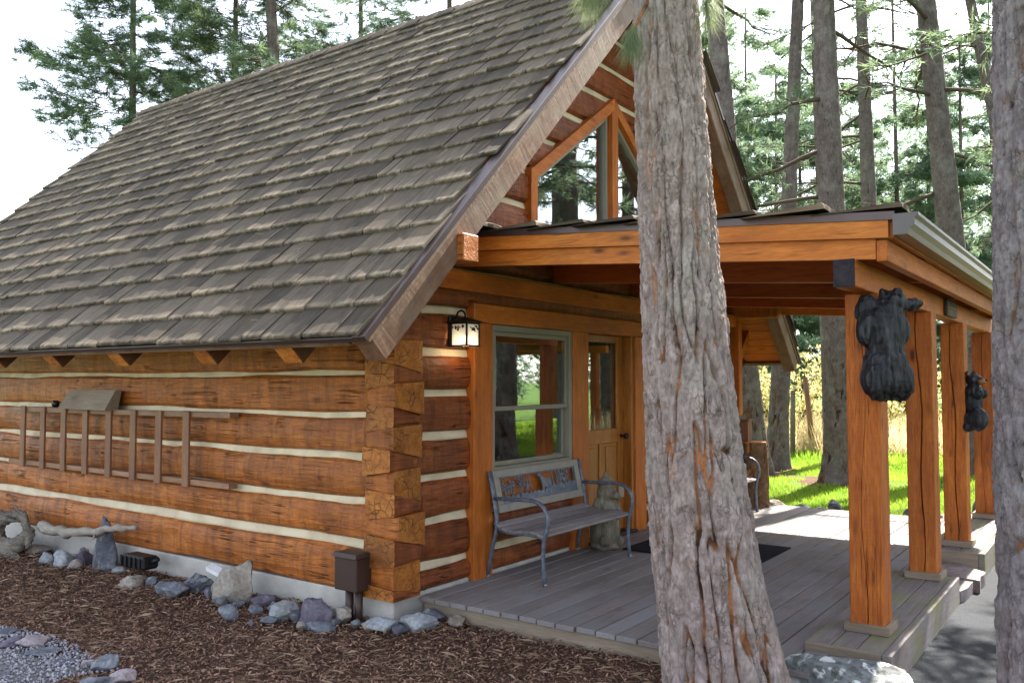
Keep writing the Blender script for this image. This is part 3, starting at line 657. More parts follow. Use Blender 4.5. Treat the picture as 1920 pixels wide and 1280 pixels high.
# beam and posts
bm_ = box('porch_beam', M['orange_y'], cabin, 2.835, 2.952, .602, 6.56, 2.075, PZ(2.952, 2.408), .006)
box('beam_end', M['endgrain_and_void'], bm_, 2.834, 2.953, .596, .601, 2.074, PZ(2.952, 2.409), .002)
def post(px, py, w, zt, seed):
    r = random.Random(seed); h = w/2; rows_ = 46; secs = []; ph = r.uniform(0, 6)
    V = []; n = 0
    for i in range(rows_):
        z = .045+(zt-.045)*i/(rows_-1); c1 = .012*math.sin(z*2.1+ph)+.012*math.sin(z*5.7+ph*2)+r.uniform(-.0015, .0015); c2 = .02*math.sin(z*1.7+ph+2)+.3*0
        g1 = .004+.003*math.sin(z*1.3+ph); b = .006; j = lambda: r.uniform(-.0012, .0012)
        pts = [(-h, -h+b), (-h+b, -h), (c1-g1, -h), (c1, -h+.022), (c1+g1, -h), (h-b, -h), (h, -h+b), (h, h*.2+c2-g1*.7), (h-.015, h*.2+c2), (h, h*.2+c2+g1*.7), (h, h-b), (h-b, h), (-h+b, h), (-h, h-b)]
        n = len(pts); V += [(px+x+j(), py+y+j(), z) for x, y in pts]
    F = [(i*n+k, i*n+(k+1) % n, (i+1)*n+(k+1) % n, (i+1)*n+k) for i in range(rows_-1) for k in range(n)]+[tuple(range(n-1, -1, -1)), tuple((rows_-1)*n+k for k in range(n))]
    o = MB().add(V, F).obj('post', M['post'], cabin); t = .03; e = h+t
    for a in ((px-e, px+e, py-e, py-h-.001), (px-e, px+e, py+h+.001, py+e), (px-e, px-h-.001, py-h, py+h), (px+h+.001, px+e, py-h, py+h)): box('base_trim', M['deck_x'], o, *a, .046, .098, .003)
    return o
PXc = 2.875; POSTS = [1.15, 2.86, 4.42, 6.36]
for i, y in enumerate(POSTS): post(PXc, y, .195, 2.073, 30+i)

# ---- deck
deck = thing('wooden_deck', 'weathered grey plank porch deck with raised post platforms', 'deck', (1.3, 3, -.1))
nb = 19; bw = 2.77/nb
for i in range(nb):
    x0 = .004+i*bw; e = rng.uniform(-.008, .008); dz = rng.uniform(-.0015, .0015)
    MB().box(x0, x0+bw-.010, .268+e, 6.26+rng.uniform(-.02, .02), -.034+dz, dz, .004).obj('board', M['deck'], deck)
box('under_deck_shade', M['endgrain_and_void'], deck, .02, 2.75, .36, 6.15, -.20, -.045, .002)  # solid dark filler, its colour stands in for shade in the board gaps
box('rim_joist', M['deck_x'], deck, .01, 2.76, .31, .35, -.22, -.036, .004)
box('rim_joist', M['deck_x'], deck, .01, 2.76, 6.16, 6.20, -.22, -.036, .004)
for (ya, yb, xa, xb) in ((.66, 2.98, 2.62, 3.09), (4.08, 6.55, 2.62, 3.13)):
    wd = (xb-.05-xa)/3
    for q in range(3): box('platform_board', M['deck_moss'], deck, xa+q*wd, xa+(q+1)*wd-.005, ya+.042, yb-.042, .004, .044, .004)
    box('platform_edge', M['deck_x'], deck, xa, xb-.052, ya, ya+.04, -.16, .043, .004); box('platform_edge', M['deck_x'], deck, xa, xb-.052, yb-.04, yb, -.16, .043, .004)
    box('riser', M['deck_moss'], deck, xb-.05, xb, ya, yb, -.16, .0455, .004)
box('mat', M['mat'], None, 0, 1, 0, 1, 0, 1) if False else None
dm = box('doormat', M['mat'], None, .38, 1.62, 2.61, 3.56, .004, .016, .003); tag(dm, 'dark navy doormat lying on the deck in front of the cabin door', 'doormat')

# ================================================================ trees
def trunk_mesh(pts, rads, nu, zs, pw, ph, depth, seed, flare=None, oval=0.):
    """pts: centre line [(x,y,z)], rads: radius at each; zs: heights of the rows; plates pw x ph metres"""
    pts = np.array(pts, float); zc = pts[:, 2]; zs = np.asarray(zs, float)
    cx = np.interp(zs, zc, pts[:, 0]); cy = np.interp(zs, zc, pts[:, 1]); r0 = np.interp(zs, zc, rads)
    th = np.arange(nu)/nu*2*math.pi; Z, TH = np.meshgrid(zs, th, indexing='ij'); z = Z.ravel(); t = TH.ravel(); rr = np.repeat(r0, nu)
    cs, sn = np.cos(t), np.sin(t); Q = np.c_[cs*1.3, sn*1.3, z*.9]
    wx = fbm(Q*2.2, 3, seed); wy = fbm(Q*2.2+9, 3, seed+5)
    n1 = max(5, int(round(2*math.pi*rads[0]*.85/pw))); u = t/(2*math.pi)*n1+.38*wx; v = z/ph+.45*wy
    f1, f2, pid = voro(u, v, n1, seed); gC = sstep(.0, .14, f2-f1)
    R0 = rads[0]*.85; fur = np.abs(fbm(np.c_[cs*R0/pw*1.05, sn*R0/pw*1.05, z/(ph*2.6)]+.25*np.c_[wx, wy, wx], 2, seed+21)); g1 = sstep(.0, .24, fur)
    n2 = int(n1*2.2); u2 = t/(2*math.pi)*n2+.7*wx+.45*fbm(Q*7, 2, seed+8); v2 = z/ph*2.6+.7*wy+.45*fbm(Q*7+3, 2, seed+9); a1, a2, pid2 = voro(u2, v2, n2, seed+3); g2 = sstep(.0, .10, a2-a1)
    n3 = n2*2; u3 = t/(2*math.pi)*n3+1.2*wx+.8*fbm(Q*15, 2, seed+18); v3 = z/ph*5.5+1.2*wy; b1, b2, pid3 = voro(u3, v3, n3, seed+6)
    top = np.clip(1.25-.20*(z-zs[0]), .72, 1.); g1 = 1-top*(1-g1)
    hh = g1*(.58+.20*pid)*(.78+.22*gC)+.22*np.round(pid2*3)/3*g1+.08*g2+.09*np.round(pid3*2)/2+.045*fbm(np.c_[cs*R0*80, sn*R0*80, z*60], 3, seed+2)
    g1 = g1*(.45+.55*gC)
    if flare is not None: rr = rr+flare(t, z)
    d = rr+depth*(hh-.6)
    V = np.c_[np.repeat(cx, nu)+cs*d, np.repeat(cy, nu)+sn*d, z]
    i = np.arange(len(zs)*nu).reshape(len(zs), nu); F = np.stack([i[:-1], np.roll(i, -1, 1)[:-1], np.roll(i, -1, 1)[1:], i[1:]], -1).reshape(-1, 4)
    fis = g1*(.40+.60*g2)
    return V, F, {'fis': fis, 'pid': (pid*.3+pid2*.4+pid3*.3)}
def needles(C, D, n, L, w, seed, spread=1.0, droop=.0):
    """tufts: C centres, D unit directions; n needles each, thin triangles"""
    r = np.random.default_rng(seed); m = len(C); Cn = np.repeat(C, n, 0); Dn = np.repeat(D, n, 0)
    v = r.normal(size=(m*n, 3)); v /= np.linalg.norm(v, axis=1)[:, None]; d = Dn+spread*v; d[:, 2] -= droop; d /= np.linalg.norm(d, axis=1)[:, None]
    side = np.cross(d, r.normal(size=(m*n, 3))); side /= np.linalg.norm(side, axis=1)[:, None]+1e-9
    ln = L*r.uniform(.65, 1.1, (m*n, 1)); base = Cn+d*ln*.02+Dn*(r.uniform(-.35, .35, (m*n, 1))*L)
    V = np.stack([base-side*w/2, base+side*w/2, base+d*ln], 1).reshape(-1, 3); F = np.arange(len(V)).reshape(-1, 3)
    rn = np.repeat(np.repeat(r.random(m), n)*.6+r.random(m*n)*.4, 3)
    return V, F, {'rnd': rn}
def sunkeep(C, r):
    """open the crowns where the sun reaches the lawn, the back of the deck and the shingles"""
    t = (C[:, 2]+.1)/SD[2]; x = C[:, 0]-SD[0]*t; y = C[:, 1]-SD[1]*t
    deckp = (x > -1) & (x < 3.2) & (y > 3.6) & (y < 6.6); lawnp = (y > 6.4) & (y < 16) & (x > -6) & (x < 7)
    gap = vnoise(np.c_[x*.55, y*.42, 0*x], 77) > -.28
    drop = (deckp & (r.random(len(x)) < .93)) | (lawnp & gap & (r.random(len(x)) < .93))
    k = C[:, 2]-C[:, 1]-2.7; s = k/(SD[2]-SD[1]); yr = C[:, 1]-SD[1]*s; xr_ = C[:, 0]-SD[0]*s
    roofp = (k > 0) & (C[:, 1] > 3.2) & (C[:, 2]-(C[:, 1]-3.2)*SD[2]/SD[1] > 5.6) & (C[:, 0] < 2) & (C[:, 0] > -11)
    return ~(drop | (roofp & (r.random(len(x)) < .85)))
def pine(name, label, base, top, H, r0, z0, z1, nl, reach, seed, mat='needle', nt=19, nn=13, nL=.17, nw=.012, nu=40, dz=.05, droop=.25, bark='bark_far', group=None, trunkflare=.35, lr=1., twigs=True, pom=False, pw=.13, ph=.26, dep=.03, low=None, az=None, bend=None):
    """base (x,y,z); top (x,y) of the centre line at height H; limbs between z0 and z1"""
    r = np.random.default_rng(seed); root = thing(name, label, 'tree', base, group); bz = base[2]
    ax = lambda z: np.array([base[0]+(top[0]-base[0])*(z-bz)/H+(bend or 0)*math.sin((z-bz)/H*3.14), base[1]+(top[1]-base[1])*(z-bz)/H, z])
    zz = np.r_[np.arange(bz-.15, min(z1, 9)+.01, dz), np.linspace(min(z1, 9)+.3, bz+H, 14)]
    pts = [ax(z) for z in np.linspace(bz-.2, bz+H, 12)]; rad = [r0*(1-.80*max(0, (p[2]-bz))/H) for p in pts]
    fl = lambda t, z: r0*trunkflare*np.exp(-np.clip(z-bz, 0, 9)/.38)*(1+.5*np.sin(t*4+seed)+.3*np.sin(t*7+1.3*seed))
    V, F, at = trunk_mesh(pts, rad, nu, zz, pw, ph, dep, seed, fl)
    mobj('trunk', V, F, M[bark], root, True, at)
    limb = MB(); C = []; D = []
    hs = np.sort(r.uniform(z0, z1, nl))
    if low is not None: hs = np.r_[low, hs]
    for q, h in enumerate(hs):
        a = r.uniform(0, 2*math.pi) if (az is None or q >= len(az)) else az[q]; k = 1-.55*(h-z0)/(bz+H-z0) if h > z0 else 1.
        ln = reach*max(.25, k)*r.uniform(.7, 1.15); p0 = ax(h); up = (r.uniform(-.1, .65) if pom else r.uniform(-.25, .25))
        P = []; m = 7
        for i in range(m):
            s = i/(m-1); P.append(p0+np.array([math.cos(a+.25*s*math.sin(q)), math.sin(a+.25*s*math.sin(q)), 0])*ln*s+np.array([0, 0, ln*(up*s-droop*s*s+.10*s*s*s)])+r.normal(size=3)*.03*ln*s)
        rb = max(.010, .021*ln**.5*r0/.2)*lr; limb.tube(P, [rb*(1-.85*i/(m-1)) for i in range(m)], 5)
        for i in range(nt):
            s = r.uniform(.22, 1.); j = min(m-2, int(s*(m-1))); fr = s*(m-1)-j; b = P[j]*(1-fr)+P[j+1]*fr
            sa = a+r.choice((-1, 1))*r.uniform(.5, 1.2); sl = ln*.34*(1.15-s)*r.uniform(.6, 1.3)+.12; e = b+np.array([math.cos(sa), math.sin(sa), r.uniform(-.35, .15)])*sl
            if twigs: limb.tube([b, (b+e)/2+r.normal(size=3)*.02, e], [.009, .007, .004], 3, False)
            if pom:
                dd = (e-b)/np.linalg.norm(e-b)
                for s2 in (1., .72, .5)[:2+(r.random() < .5)]: C.append(b+(e-b)*s2+r.normal(size=3)*.015); v = dd+r.normal(size=3)*.3+np.array([0, 0, .25]); D.append(v/np.linalg.norm(v))
                continue
            kk = max(2, int(sl/.11))
            for g in range(kk):
                s2 = (g+.6)/kk; C.append(b+(e-b)*s2+r.normal(size=3)*.05); dd = (e-b)/np.linalg.norm(e-b)+r.normal(size=3)*.35; D.append(dd/np.linalg.norm(dd))
    bo = limb.obj('branches', M['twig'], root, True); bo['kind'] = 'stuff'
    C = np.array(C); D = np.array(D); k = sunkeep(C, r); C = C[k]; D = D[k]
    V, F, at = needles(C, D, nn, nL, nw, seed, 1.0, .15)
    c = mobj('crown', V, F, M[mat], root, False, at); c['kind'] = 'stuff'
    return root
# --- the near trunk in front of the porch
r0 = thing('pine_tree', 'large pine trunk with plated grey and orange bark standing in front of the porch deck', 'tree', (2.4, -.07, -.13))
MT = [(2.46, -.03, -.25), (2.425, -.066, 0.), (2.377, -.126, .474), (2.336, -.188, 1.03), (2.317, -.232, 1.585), (2.297, -.277, 2.14), (2.283, -.319, 2.70), (2.275, -.356, 3.25), (2.27, -.39, 3.8), (2.2, -.9, 14)]
V, F, at = trunk_mesh(MT, [.32, .30, .268, .243, .216, .193, .176, .163, .155, .05], 235, np.r_[np.arange(-.25, 3.75, .0092), np.linspace(3.8, 14, 60)], .082, .19, .044, 11,
    lambda t, z: .05*np.exp(-np.clip(z+.15, 0, 9)/.22)*(1+.6*np.sin(t*3+.4)+.35*np.sin(t*6+2)))
mobj('trunk', V, F, M['bark'], r0, True, at)
def ray(px, py, d): return CAM+(FW+RT*(px-960)/1600-UP*(py-640)/1600)*d
C = []; D = []
for px, py, dd, k in ((1112, -12, 4.25, 5), (1128, -18, 4.2, 4), (1098, -20, 4.3, 3), (1180, 70, 4.18, 5), (1188, 62, 4.22, 3), (1322, 8, 4.3, 4), (1340, -4, 4.35, 4)):
    for q in range(k): C.append(ray(px, py, dd)+rng.normal(size=3)*.012); v = rng.normal(size=3)*.25+np.array([0, 0, -1.]); D.append(v/np.linalg.norm(v))
V, F, at = needles(np.array(C), np.array(D), 70, .165, .0016, 5, .75, .25); o = mobj('crown', V, F, M['needle_near'], r0, False, at); o['kind'] = 'stuff'
lb = MB()
for tgt in ((1112, -15, 4.25), (1184, 62, 4.2), (1332, 0, 4.32)):
    e = ray(*tgt); s = np.array([2.273, -.38, e[2]+.25]); lb.tube([s, (s+e)/2+np.array([0, 0, .09]), e], [.014, .011, .007], 6)
# unseen upper limbs that shade the yard
for h in np.arange(6, 13, .8):
    a = rng.uniform(0, 6.28); L = 2.2; lb.tube([(2.25, -.55, h), (2.25+L*.5*math.cos(a), -.55+L*.5*math.sin(a), h+.1), (2.25+L*math.cos(a), -.55+L*math.sin(a), h-.1)], [.04, .03, .01], 5)
lb.obj('branches', M['bark'], r0, True)['kind'] = 'stuff'
# --- the trunk at the edge of the path
r1 = thing('pine_tree', 'rugged grey-purple pine trunk beside the asphalt path, outside the porch gutter', 'tree', (3.93, .40, -.15))
V, F, at = trunk_mesh([(3.895, .41, -.3), (3.905, .40, .13), (3.925, .325, 1.73), (3.965, .27, 3.33), (4.0, .25, 4), (4.1, .3, 13)], [.29, .262, .262, .258, .25, .06], 195, np.r_[np.arange(-.3, 3.7, .0105), np.linspace(3.8, 13, 50)], .07, .19, .048, 23)
mobj('trunk', V, F, M['bark_grey'], r1, True, at)
lb = MB()
for h in np.arange(5.5, 12, .8):
    a = rng.uniform(-1.5, 1.5); L = 2.; lb.tube([(4., .3, h), (4+L*.5*math.cos(a), .3+L*.5*math.sin(a), h+.1), (4+L*math.cos(a), .3+L*math.sin(a), h-.1)], [.04, .03, .01], 5)
lb.obj('branches', M['bark_grey'], r1, True)['kind'] = 'stuff'
# --- pines on and behind the lawn
def lean(b, px, py, H):
    b = np.array(b); P = ray(px, py, (b-CAM) @ FW); k = H/(P[2]-b[2]); return tuple((b+(P-b)*k)[:2])
G = 'pines on the lawn behind the porch'
def lawn_pine(label, b, px, py, H, r0, z0, nl, reach, seed, **k):
    return pine('pine_tree', label, b, lean(b, px, py, H), H, r0, z0, H-1, nl, reach, seed, group=G, nt=15, bark=k.pop('bark', 'bark_mid'), **k)
lawn_pine('pale sunlit pine trunk leaning behind the log stump at the deck corner', (-1.35, 10.7, -.16), 1352, 150, 15, .27, 6.0, 9, 2.4, 101, nu=44, dz=.05)
lawn_pine('slim grey pine on the lawn beside the pale leaning pine', (-1.33, 11.9, -.16), 1487, 200, 15, .19, 6.5, 9, 2.2, 102, nu=36, dz=.05)
lawn_pine('stout furrowed pine with flared base in a ring of mulch on the lawn', (.30, 10.35, -.16), 1548, 100, 16, .26, 6.5, 9, 2.6, 103, nu=54, dz=.04, low=[4.6, 5.4, 6.2], az=[3.5, 3.0, 4.1], trunkflare=.55)
lawn_pine('dark slim pine close behind the stout furrowed pine', (-1.62, 16.9, -.12), 1540, 300, 15, .22, 5.2, 16, 2.8, 104, mat='fir')
lawn_pine('tall straight pine seen above the middle of the porch roof', (-.45, 16.2, -.12), 1620, 150, 16, .22, 5.0, 18, 2.8, 105, mat='fir')
lawn_pine('thick pine leaning left above the gutter end of the porch roof', (1.95, 12.74, -.15), 1742, 60, 16, .26, 6.2, 10, 2.6, 106, nu=44, dz=.05, low=[4.9, 5.6], az=[3.4, .6], pw=.10)
lawn_pine('shaded pine standing between the porch gutter and the path-side trunk', (3.0, 18.2, -.12), 1850, 150, 15, .20, 4.0, 18, 3.0, 107, mat='fir')
GB = 'firs in the belt beyond the lawn'
BELT = [(1330, 27, 'fir in the belt seen beside the right roof slope'), (1400, 31, 'fir in the belt behind the pale leaning pine'), (1455, 26, 'fir in the belt behind the slim grey pine'), (1505, 33, 'fir in the belt between the slim and the stout lawn pines'), (1570, 28, 'fir in the belt behind the stout furrowed pine'),
        (1632, 34, 'fir in the belt behind the tall straight pine'), (1690, 27, 'fir in the belt left of the thick leaning pine'), (1745, 32, 'fir in the belt behind the thick leaning pine'), (1805, 26, 'fir in the belt right of the thick leaning pine'), (1868, 31, 'fir in the belt beside the path-side trunk'), (1960, 27, 'fir in the belt where the path leaves the lawn'), (1250, 33, 'fir in the belt hidden behind the gable'), (2120, 30, 'fir in the belt right of the path')]
for i, (px, dp, lb_) in enumerate(BELT):
    p = ray(px, 712, dp+11); H = 18+3*math.sin(i*2.3); b = (p[0], p[1], -.05)
    pine('fir_tree', lb_, b, (p[0]+.2*math.sin(i), p[1]), H, .14, 1.6+1.2*math.sin(i*1.7)**2, H-.3, 49, 4.3, 140+i, mat='fir' if i % 3 else 'needle', nt=19, nn=9, nL=.33, nw=.040, nu=20, dz=.15, group=GB, droop=.32, lr=.6, twigs=False)
pine('pine_tree', 'pine beside the path whose boughs shade the asphalt', (4.9, 5.6, -.15), (4.8, 5.5), 14, .24, 3.4, 12, 48, 2.8, 180, nt=16, nn=12, nw=.014, nu=24, dz=.1)
pine('pine_tree', 'pine on the verge farther along the path', (6.6, 10.4, -.15), (6.5, 10.2), 15, .24, 4.6, 14, 34, 3.0, 181, nt=14, nn=12, nw=.014, nu=24, dz=.1)
G2 = 'pines behind the cabin roof'
K = dict(group=G2, nw=.011, nn=22, nL=.19, nu=24, dz=.12, lr=.5, nt=15, pom=True, droop=.2)
pine('pine_tree', 'pine with a bare brown trunk rising behind the cabin ridge', (-10.1, 7.6, -.2), (-10.35, 6.6), 15, .20, 7.0, 12, 26, 2.4, 121, **K)
pine('pine_tree', 'bushy blue-green pine behind the left end of the cabin roof', (-13.0, 5.6, -.2), (-13.1, 5.5), 13, .12, 3.6, 12.6, 120, 2.7, 122, **dict(K, nt=17, nn=24))
pine('pine_tree', 'pine with dense needles just behind the ridge middle', (-11.9, 7.4, -.2), (-12.0, 7.3), 14, .12, 5.5, 13.5, 120, 2.8, 123, **dict(K, nt=17, nn=24))
pine('pine_tree', 'pine with yellowing needles behind the ridge near the gable peak', (-8.9, 11.4, -.2), (-9.0, 11.2), 15, .13, 6.5, 14.5, 80, 2.9, 124, **K)
pine('pine_tree', 'pine behind the cabin close to the gable peak', (-6.6, 14.2, -.2), (-6.8, 14.0), 16, .14, 7.0, 15.5, 80, 3.0, 125, **K)
pine('pine_tree', 'open pine further back behind the cabin ridge', (-13.6, 13.0, -.2), (-13.7, 12.8), 16, .14, 7.5, 15.5, 80, 3.2, 126, **K)
pine('pine_tree', 'tall pine far behind the gable peak', (-10.5, 16.5, -.2), (-10.6, 16.3), 17, .14, 8.0, 16.5, 80, 3.2, 127, **K)
G3 = 'pines across the path, mirrored in the cabin windows'
for i, (x, y, s) in enumerate(((8.5, 5.6, 131), (9.8, 10.0, 132), (6.4, 13.0, 133), (11.6, 15.5, 134), (7.2, 17.5, 135), (9.6, 20.5, 136), (12.6, 22.5, 137), (8.2, 24.5, 138), (15, 19, 139), (11, 27, 140), (15.5, 26.5, 141), (14, 12.5, 142), (6.3, 28, 143))):
    pine('pine_tree', 'pine across the path, mirrored in the cabin window glass', (x, y, -.2), (x+.3, y), 17, .26, 2.2 if i > 3 else 4.0, 16.5, 26, 3.4, s, group=G3, nt=12, nn=5, nL=.30, nw=.046, nu=16, dz=.2, twigs=False)
# far wood
C = []; D = []
for i in range(95):
    a, y = (rng.uniform(-44, 26), rng.uniform(48, 75)) if i < 60 else (rng.uniform(22, 50), rng.uniform(16, 62)); h = rng.uniform(8, 17)
    if rng.random() < .28: continue
    n = 120; z = rng.uniform(.05, 1, n)**1.1*h; rad = (1-z/h)*2.8+.35; t = rng.uniform(0, 6.28, n); q = rad*np.sqrt(rng.random(n))
    C.append(np.c_[a+q*np.cos(t), y+q*np.sin(t), z]); dd = np.c_[np.cos(t), np.sin(t), -.25+0*t]; D.append(dd/np.linalg.norm(dd, axis=1)[:, None])
V, F, at = needles(np.concatenate(C), np.concatenate(D), 9, .75, .13, 61, .9, .2)
o = mobj('distant_wood', V, F, M['fir'], None, False, at); tag(o, 'hazy wood of conifers far beyond the lawn', 'wood', kind='stuff')

C = []; D = []
for i in range(34):
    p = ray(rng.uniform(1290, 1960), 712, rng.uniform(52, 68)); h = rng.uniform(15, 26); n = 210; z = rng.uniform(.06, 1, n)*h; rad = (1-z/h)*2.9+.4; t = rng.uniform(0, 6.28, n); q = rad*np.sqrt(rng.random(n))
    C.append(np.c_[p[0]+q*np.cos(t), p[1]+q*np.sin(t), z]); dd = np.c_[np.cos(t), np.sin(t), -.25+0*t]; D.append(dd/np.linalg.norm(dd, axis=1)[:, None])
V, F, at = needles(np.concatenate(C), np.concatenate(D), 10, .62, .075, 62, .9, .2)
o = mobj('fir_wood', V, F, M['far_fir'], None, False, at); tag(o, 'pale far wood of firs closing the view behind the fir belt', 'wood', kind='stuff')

# ================================================================ dry bushes, posts, grass
def shrub(x, y, h, seed, label, mat='bush', nleaf=1500):
    r = np.random.default_rng(seed); root = thing('shrub', label, 'shrub', (x, y, -.15), 'pale shrubs behind the lawn'); b = MB(); C = []; D = []
    for k in range(16):
        a = r.uniform(0, 6.28); ln = h*r.uniform(.6, 1.1); P = [np.array([x, y, -.15])]
        for i in range(5): P.append(P[-1]+np.array([math.cos(a)*.55*ln/5, math.sin(a)*.55*ln/5, ln/5*(1-.08*i)])+r.normal(size=3)*.07)
        b.tube(P, [.028, .022, .017, .012, .008, .004], 5)
        for g in range(8):
            i = r.integers(1, 6); e = P[i]+r.normal(size=3)*.35*h*.4; b.tube([P[i], (P[i]+e)/2+r.normal(size=3)*.04, e], [.007, .005, .002], 3, False)
            for w in range(nleaf//130): C.append(P[i]+(e-P[i])*r.random()+r.normal(size=3)*.07); d = r.normal(size=3); D.append(d/np.linalg.norm(d))
    b.obj('stems', M['twig'], root, True); V, F, at = needles(np.array(C), np.array(D), 4, .10, .04, seed, 1.2); o = mobj('leaves', V, F, M[mat], root, False, at); o['kind'] = 'stuff'
SHR = [(-2.9, 17.5, 2.3, 'pale yellow-green shrub behind the wooden lawn post'), (-1.0, 18.3, 2.0, 'pale shrub behind the reddish lawn post'), (-4.6, 18.6, 2.6, 'pale leafy shrub behind the leaning pine'), (.6, 19.2, 2.1, 'twiggy budding shrub seen past the nearest porch post'),
       (2.0, 19.0, 2.2, 'twiggy budding shrub seen between the first porch posts'), (3.3, 22.0, 2.3, 'pale shrub seen between the last porch posts'), (-2.2, 21.0, 2.8, 'tall pale shrub at the back of the dry grass'), (.9, 22.8, 2.6, 'tall budding shrub in front of the firs')]
for i, (x, y, h, lb_) in enumerate(SHR): shrub(x, y, h, 300+i, lb_)
for x, y, h, rr, lb_, m in ((-1.97, 14.9, 1.32, .06, 'grey wooden post standing in the dry grass', 'statue'), (-1.75, 15.7, 1.62, .065, 'reddish leaning wooden post beside the dark slim pine', 'ladder_z')):
    t = .03 if m == 'statue' else -.16
    o = MB().tube([(x, y, -.2), (x+t*.5, y, h*.5), (x+t, y, h)], [rr, rr*.97, rr*.9], 10).obj('wooden_post', M[m], None, True); tag(o, lb_, 'post')
def blades(n, xr, yr, h, w, seed, z=-.15, keep=None, hv=.5):
    r = np.random.default_rng(seed); x = r.uniform(*xr, n); y = r.uniform(*yr, n)
    if keep is not None: k = keep(x, y); x = x[k]; y = y[k]
    n = len(x); a = r.uniform(0, 6.28, n); hh = h*r.uniform(1-hv, 1+hv, n); l = r.normal(size=(n, 2))*.35*hh[:, None]
    zz = z+.05*vnoise(np.c_[x*.6, y*.6, 0*x], 9)+.006*np.clip(y-10, 0, 40)
    V = np.stack([np.c_[x-np.cos(a)*w/2, y-np.sin(a)*w/2, zz], np.c_[x+np.cos(a)*w/2, y+np.sin(a)*w/2, zz], np.c_[x+l[:, 0], y+l[:, 1], zz+hh]], 1).reshape(-1, 3)
    rn = np.clip(np.repeat(r.random(n)*.6+.2+.35*vnoise(np.c_[x*1.2, y*1.2, 0*x], 4), 3), 0, 1)
    return V, np.arange(3*n).reshape(-1, 3), {'rnd': rn}
tr = [(-1.25, 10.75, .75), (-1.33, 11.9, .5), (.25, 10.45, 1.0), (1.95, 12.74, .8)]
kp = lambda x, y: np.all([np.hypot(x-a, y-b) > c*(.8+.3*np.sin(5*np.arctan2(y-b, x-a))) for a, b, c in tr], 0) & ((x < 3.05) | (x > 6.25))
V, F, at = blades(170000, (-6.5, 8.5), (6.62, 14.5), .055, .011, 3, keep=kp); o = mobj('grass', V, F, M['grass'], None, False, at); tag(o, 'bright green mown lawn grass behind the porch', 'grass', kind='stuff')
V, F, at = blades(50000, (-12, 14), (14.0, 24), .12, .03, 4, keep=kp); o = mobj('far_grass', V, F, M['grass'], None, False, at); tag(o, 'green lawn grass at the far edge of the lawn', 'grass', kind='stuff')
V, F, at = blades(26000, (-9, 8), (15.2, 20.5), .62, .022, 5, keep=lambda x, y: y > 15.6+.6*np.sin(x*1.3)); o = mobj('dry_grass', V, F, M['straw'], None, False, at); tag(o, 'tall straw-coloured dry grass around the lawn posts', 'grass', kind='stuff')
# mulch rings round the lawn trees
for i, (a, b, c_) in enumerate(tr):
    n = 22; V = [(a, b, -.10)]+[(a+c_*.95*math.cos(k/n*6.283)*(.85+.2*math.sin(k*2.1+i)), b+c_*.95*math.sin(k/n*6.283)*(.85+.2*math.sin(k*1.7)), -.145) for k in range(n)]
    o = mobj('mulch_ring', V, [(0, 1+k, 1+(k+1) % n) for k in range(n)], M['soil'], None, True); o['kind'] = 'structure'

# ================================================================ mulch and gravel
def scatter(n, xr, yr, keep, seed):
    r = np.random.default_rng(seed); x = r.uniform(*xr, n); y = r.uniform(*yr, n); d = np.c_[x, y, 0*x-.15]-CAM; dp = d @ FW; sx = .5+30/36*(d @ RT)/dp; sy = .5-30/24*(d @ UP)/dp
    k = (dp > .3) & (sx > -.25) & (sx < 1.2) & (sy < 1.35) & keep(x, y); return x[k], y[k], r
def mulchzone(x, y):
    m = ~((x > .0) & (y > .30) & (x < 3.2)) & ~((x < .02) & (y > -.01)) & ~((x > 3.12+.05*np.sin(y*5)) & (y > .62))
    g = (y < -1.62+.06*np.sin(x*3)) & (x < -.62-.15*np.sin(y*2)); return m & ~g & (y < .75)
def chips(n, seed, lo, hi, wlo, whi, lift, mat, name, label, flat=.35):
    x, y, r = scatter(n, (-7.5, 4.6), (-3.4, .7), mulchzone, seed); n = len(x); a = r.uniform(0, 6.283, n); L = r.uniform(lo, hi, n)**1; W_ = r.uniform(wlo, whi, n)
    t = r.normal(size=n)*flat; d = np.c_[np.cos(a)*np.cos(t), np.sin(a)*np.cos(t), np.sin(t)]; s = np.c_[-np.sin(a), np.cos(a), r.normal(size=n)*.35]
    zg = gz(x, y)+.02*vnoise(np.c_[x*2.2, y*2.2, 0*x], 3)+r.uniform(-.006, lift, n); c = np.c_[x, y, zg]; c[:, 2] += .5*L*np.abs(np.sin(t))
    k = c+np.c_[0*x, 0*x, .12*L*r.random(n)]
    V = np.stack([c-d*L[:, None]/2-s*W_[:, None]/2, c-d*L[:, None]/2+s*W_[:, None]/2, k+d*0, c+d*L[:, None]/2], 1)
    V[:, 2] = k+s*W_[:, None]*.5; V2 = np.stack([V[:, 0], V[:, 3], V[:, 2], V[:, 1]], 1).reshape(-1, 3)
    F = np.arange(len(V2)).reshape(-1, 4); o = mobj(name, V2, F, M[mat], None, False, {'rnd': np.repeat(r.random(n)**1.7, 4)}); tag(o, label, 'mulch', kind='stuff'); return o
chips(170000, 71, .010, .034, .005, .014, .009, 'chips', 'bark_mulch', 'dark brown shredded bark mulch covering the bed along the cabin')
chips(16000, 72, .05, .13, .0012, .0022, .012, 'dryneedle', 'fallen_needles', 'tan fallen pine needles scattered over the mulch', .12)
x, y, r = scatter(44000, (-4.6, -.3), (-3.4, -1.45), lambda x, y: (y < -1.58+.06*np.sin(x*3)) & (x < -.60-.15*np.sin(y*2)), 73)
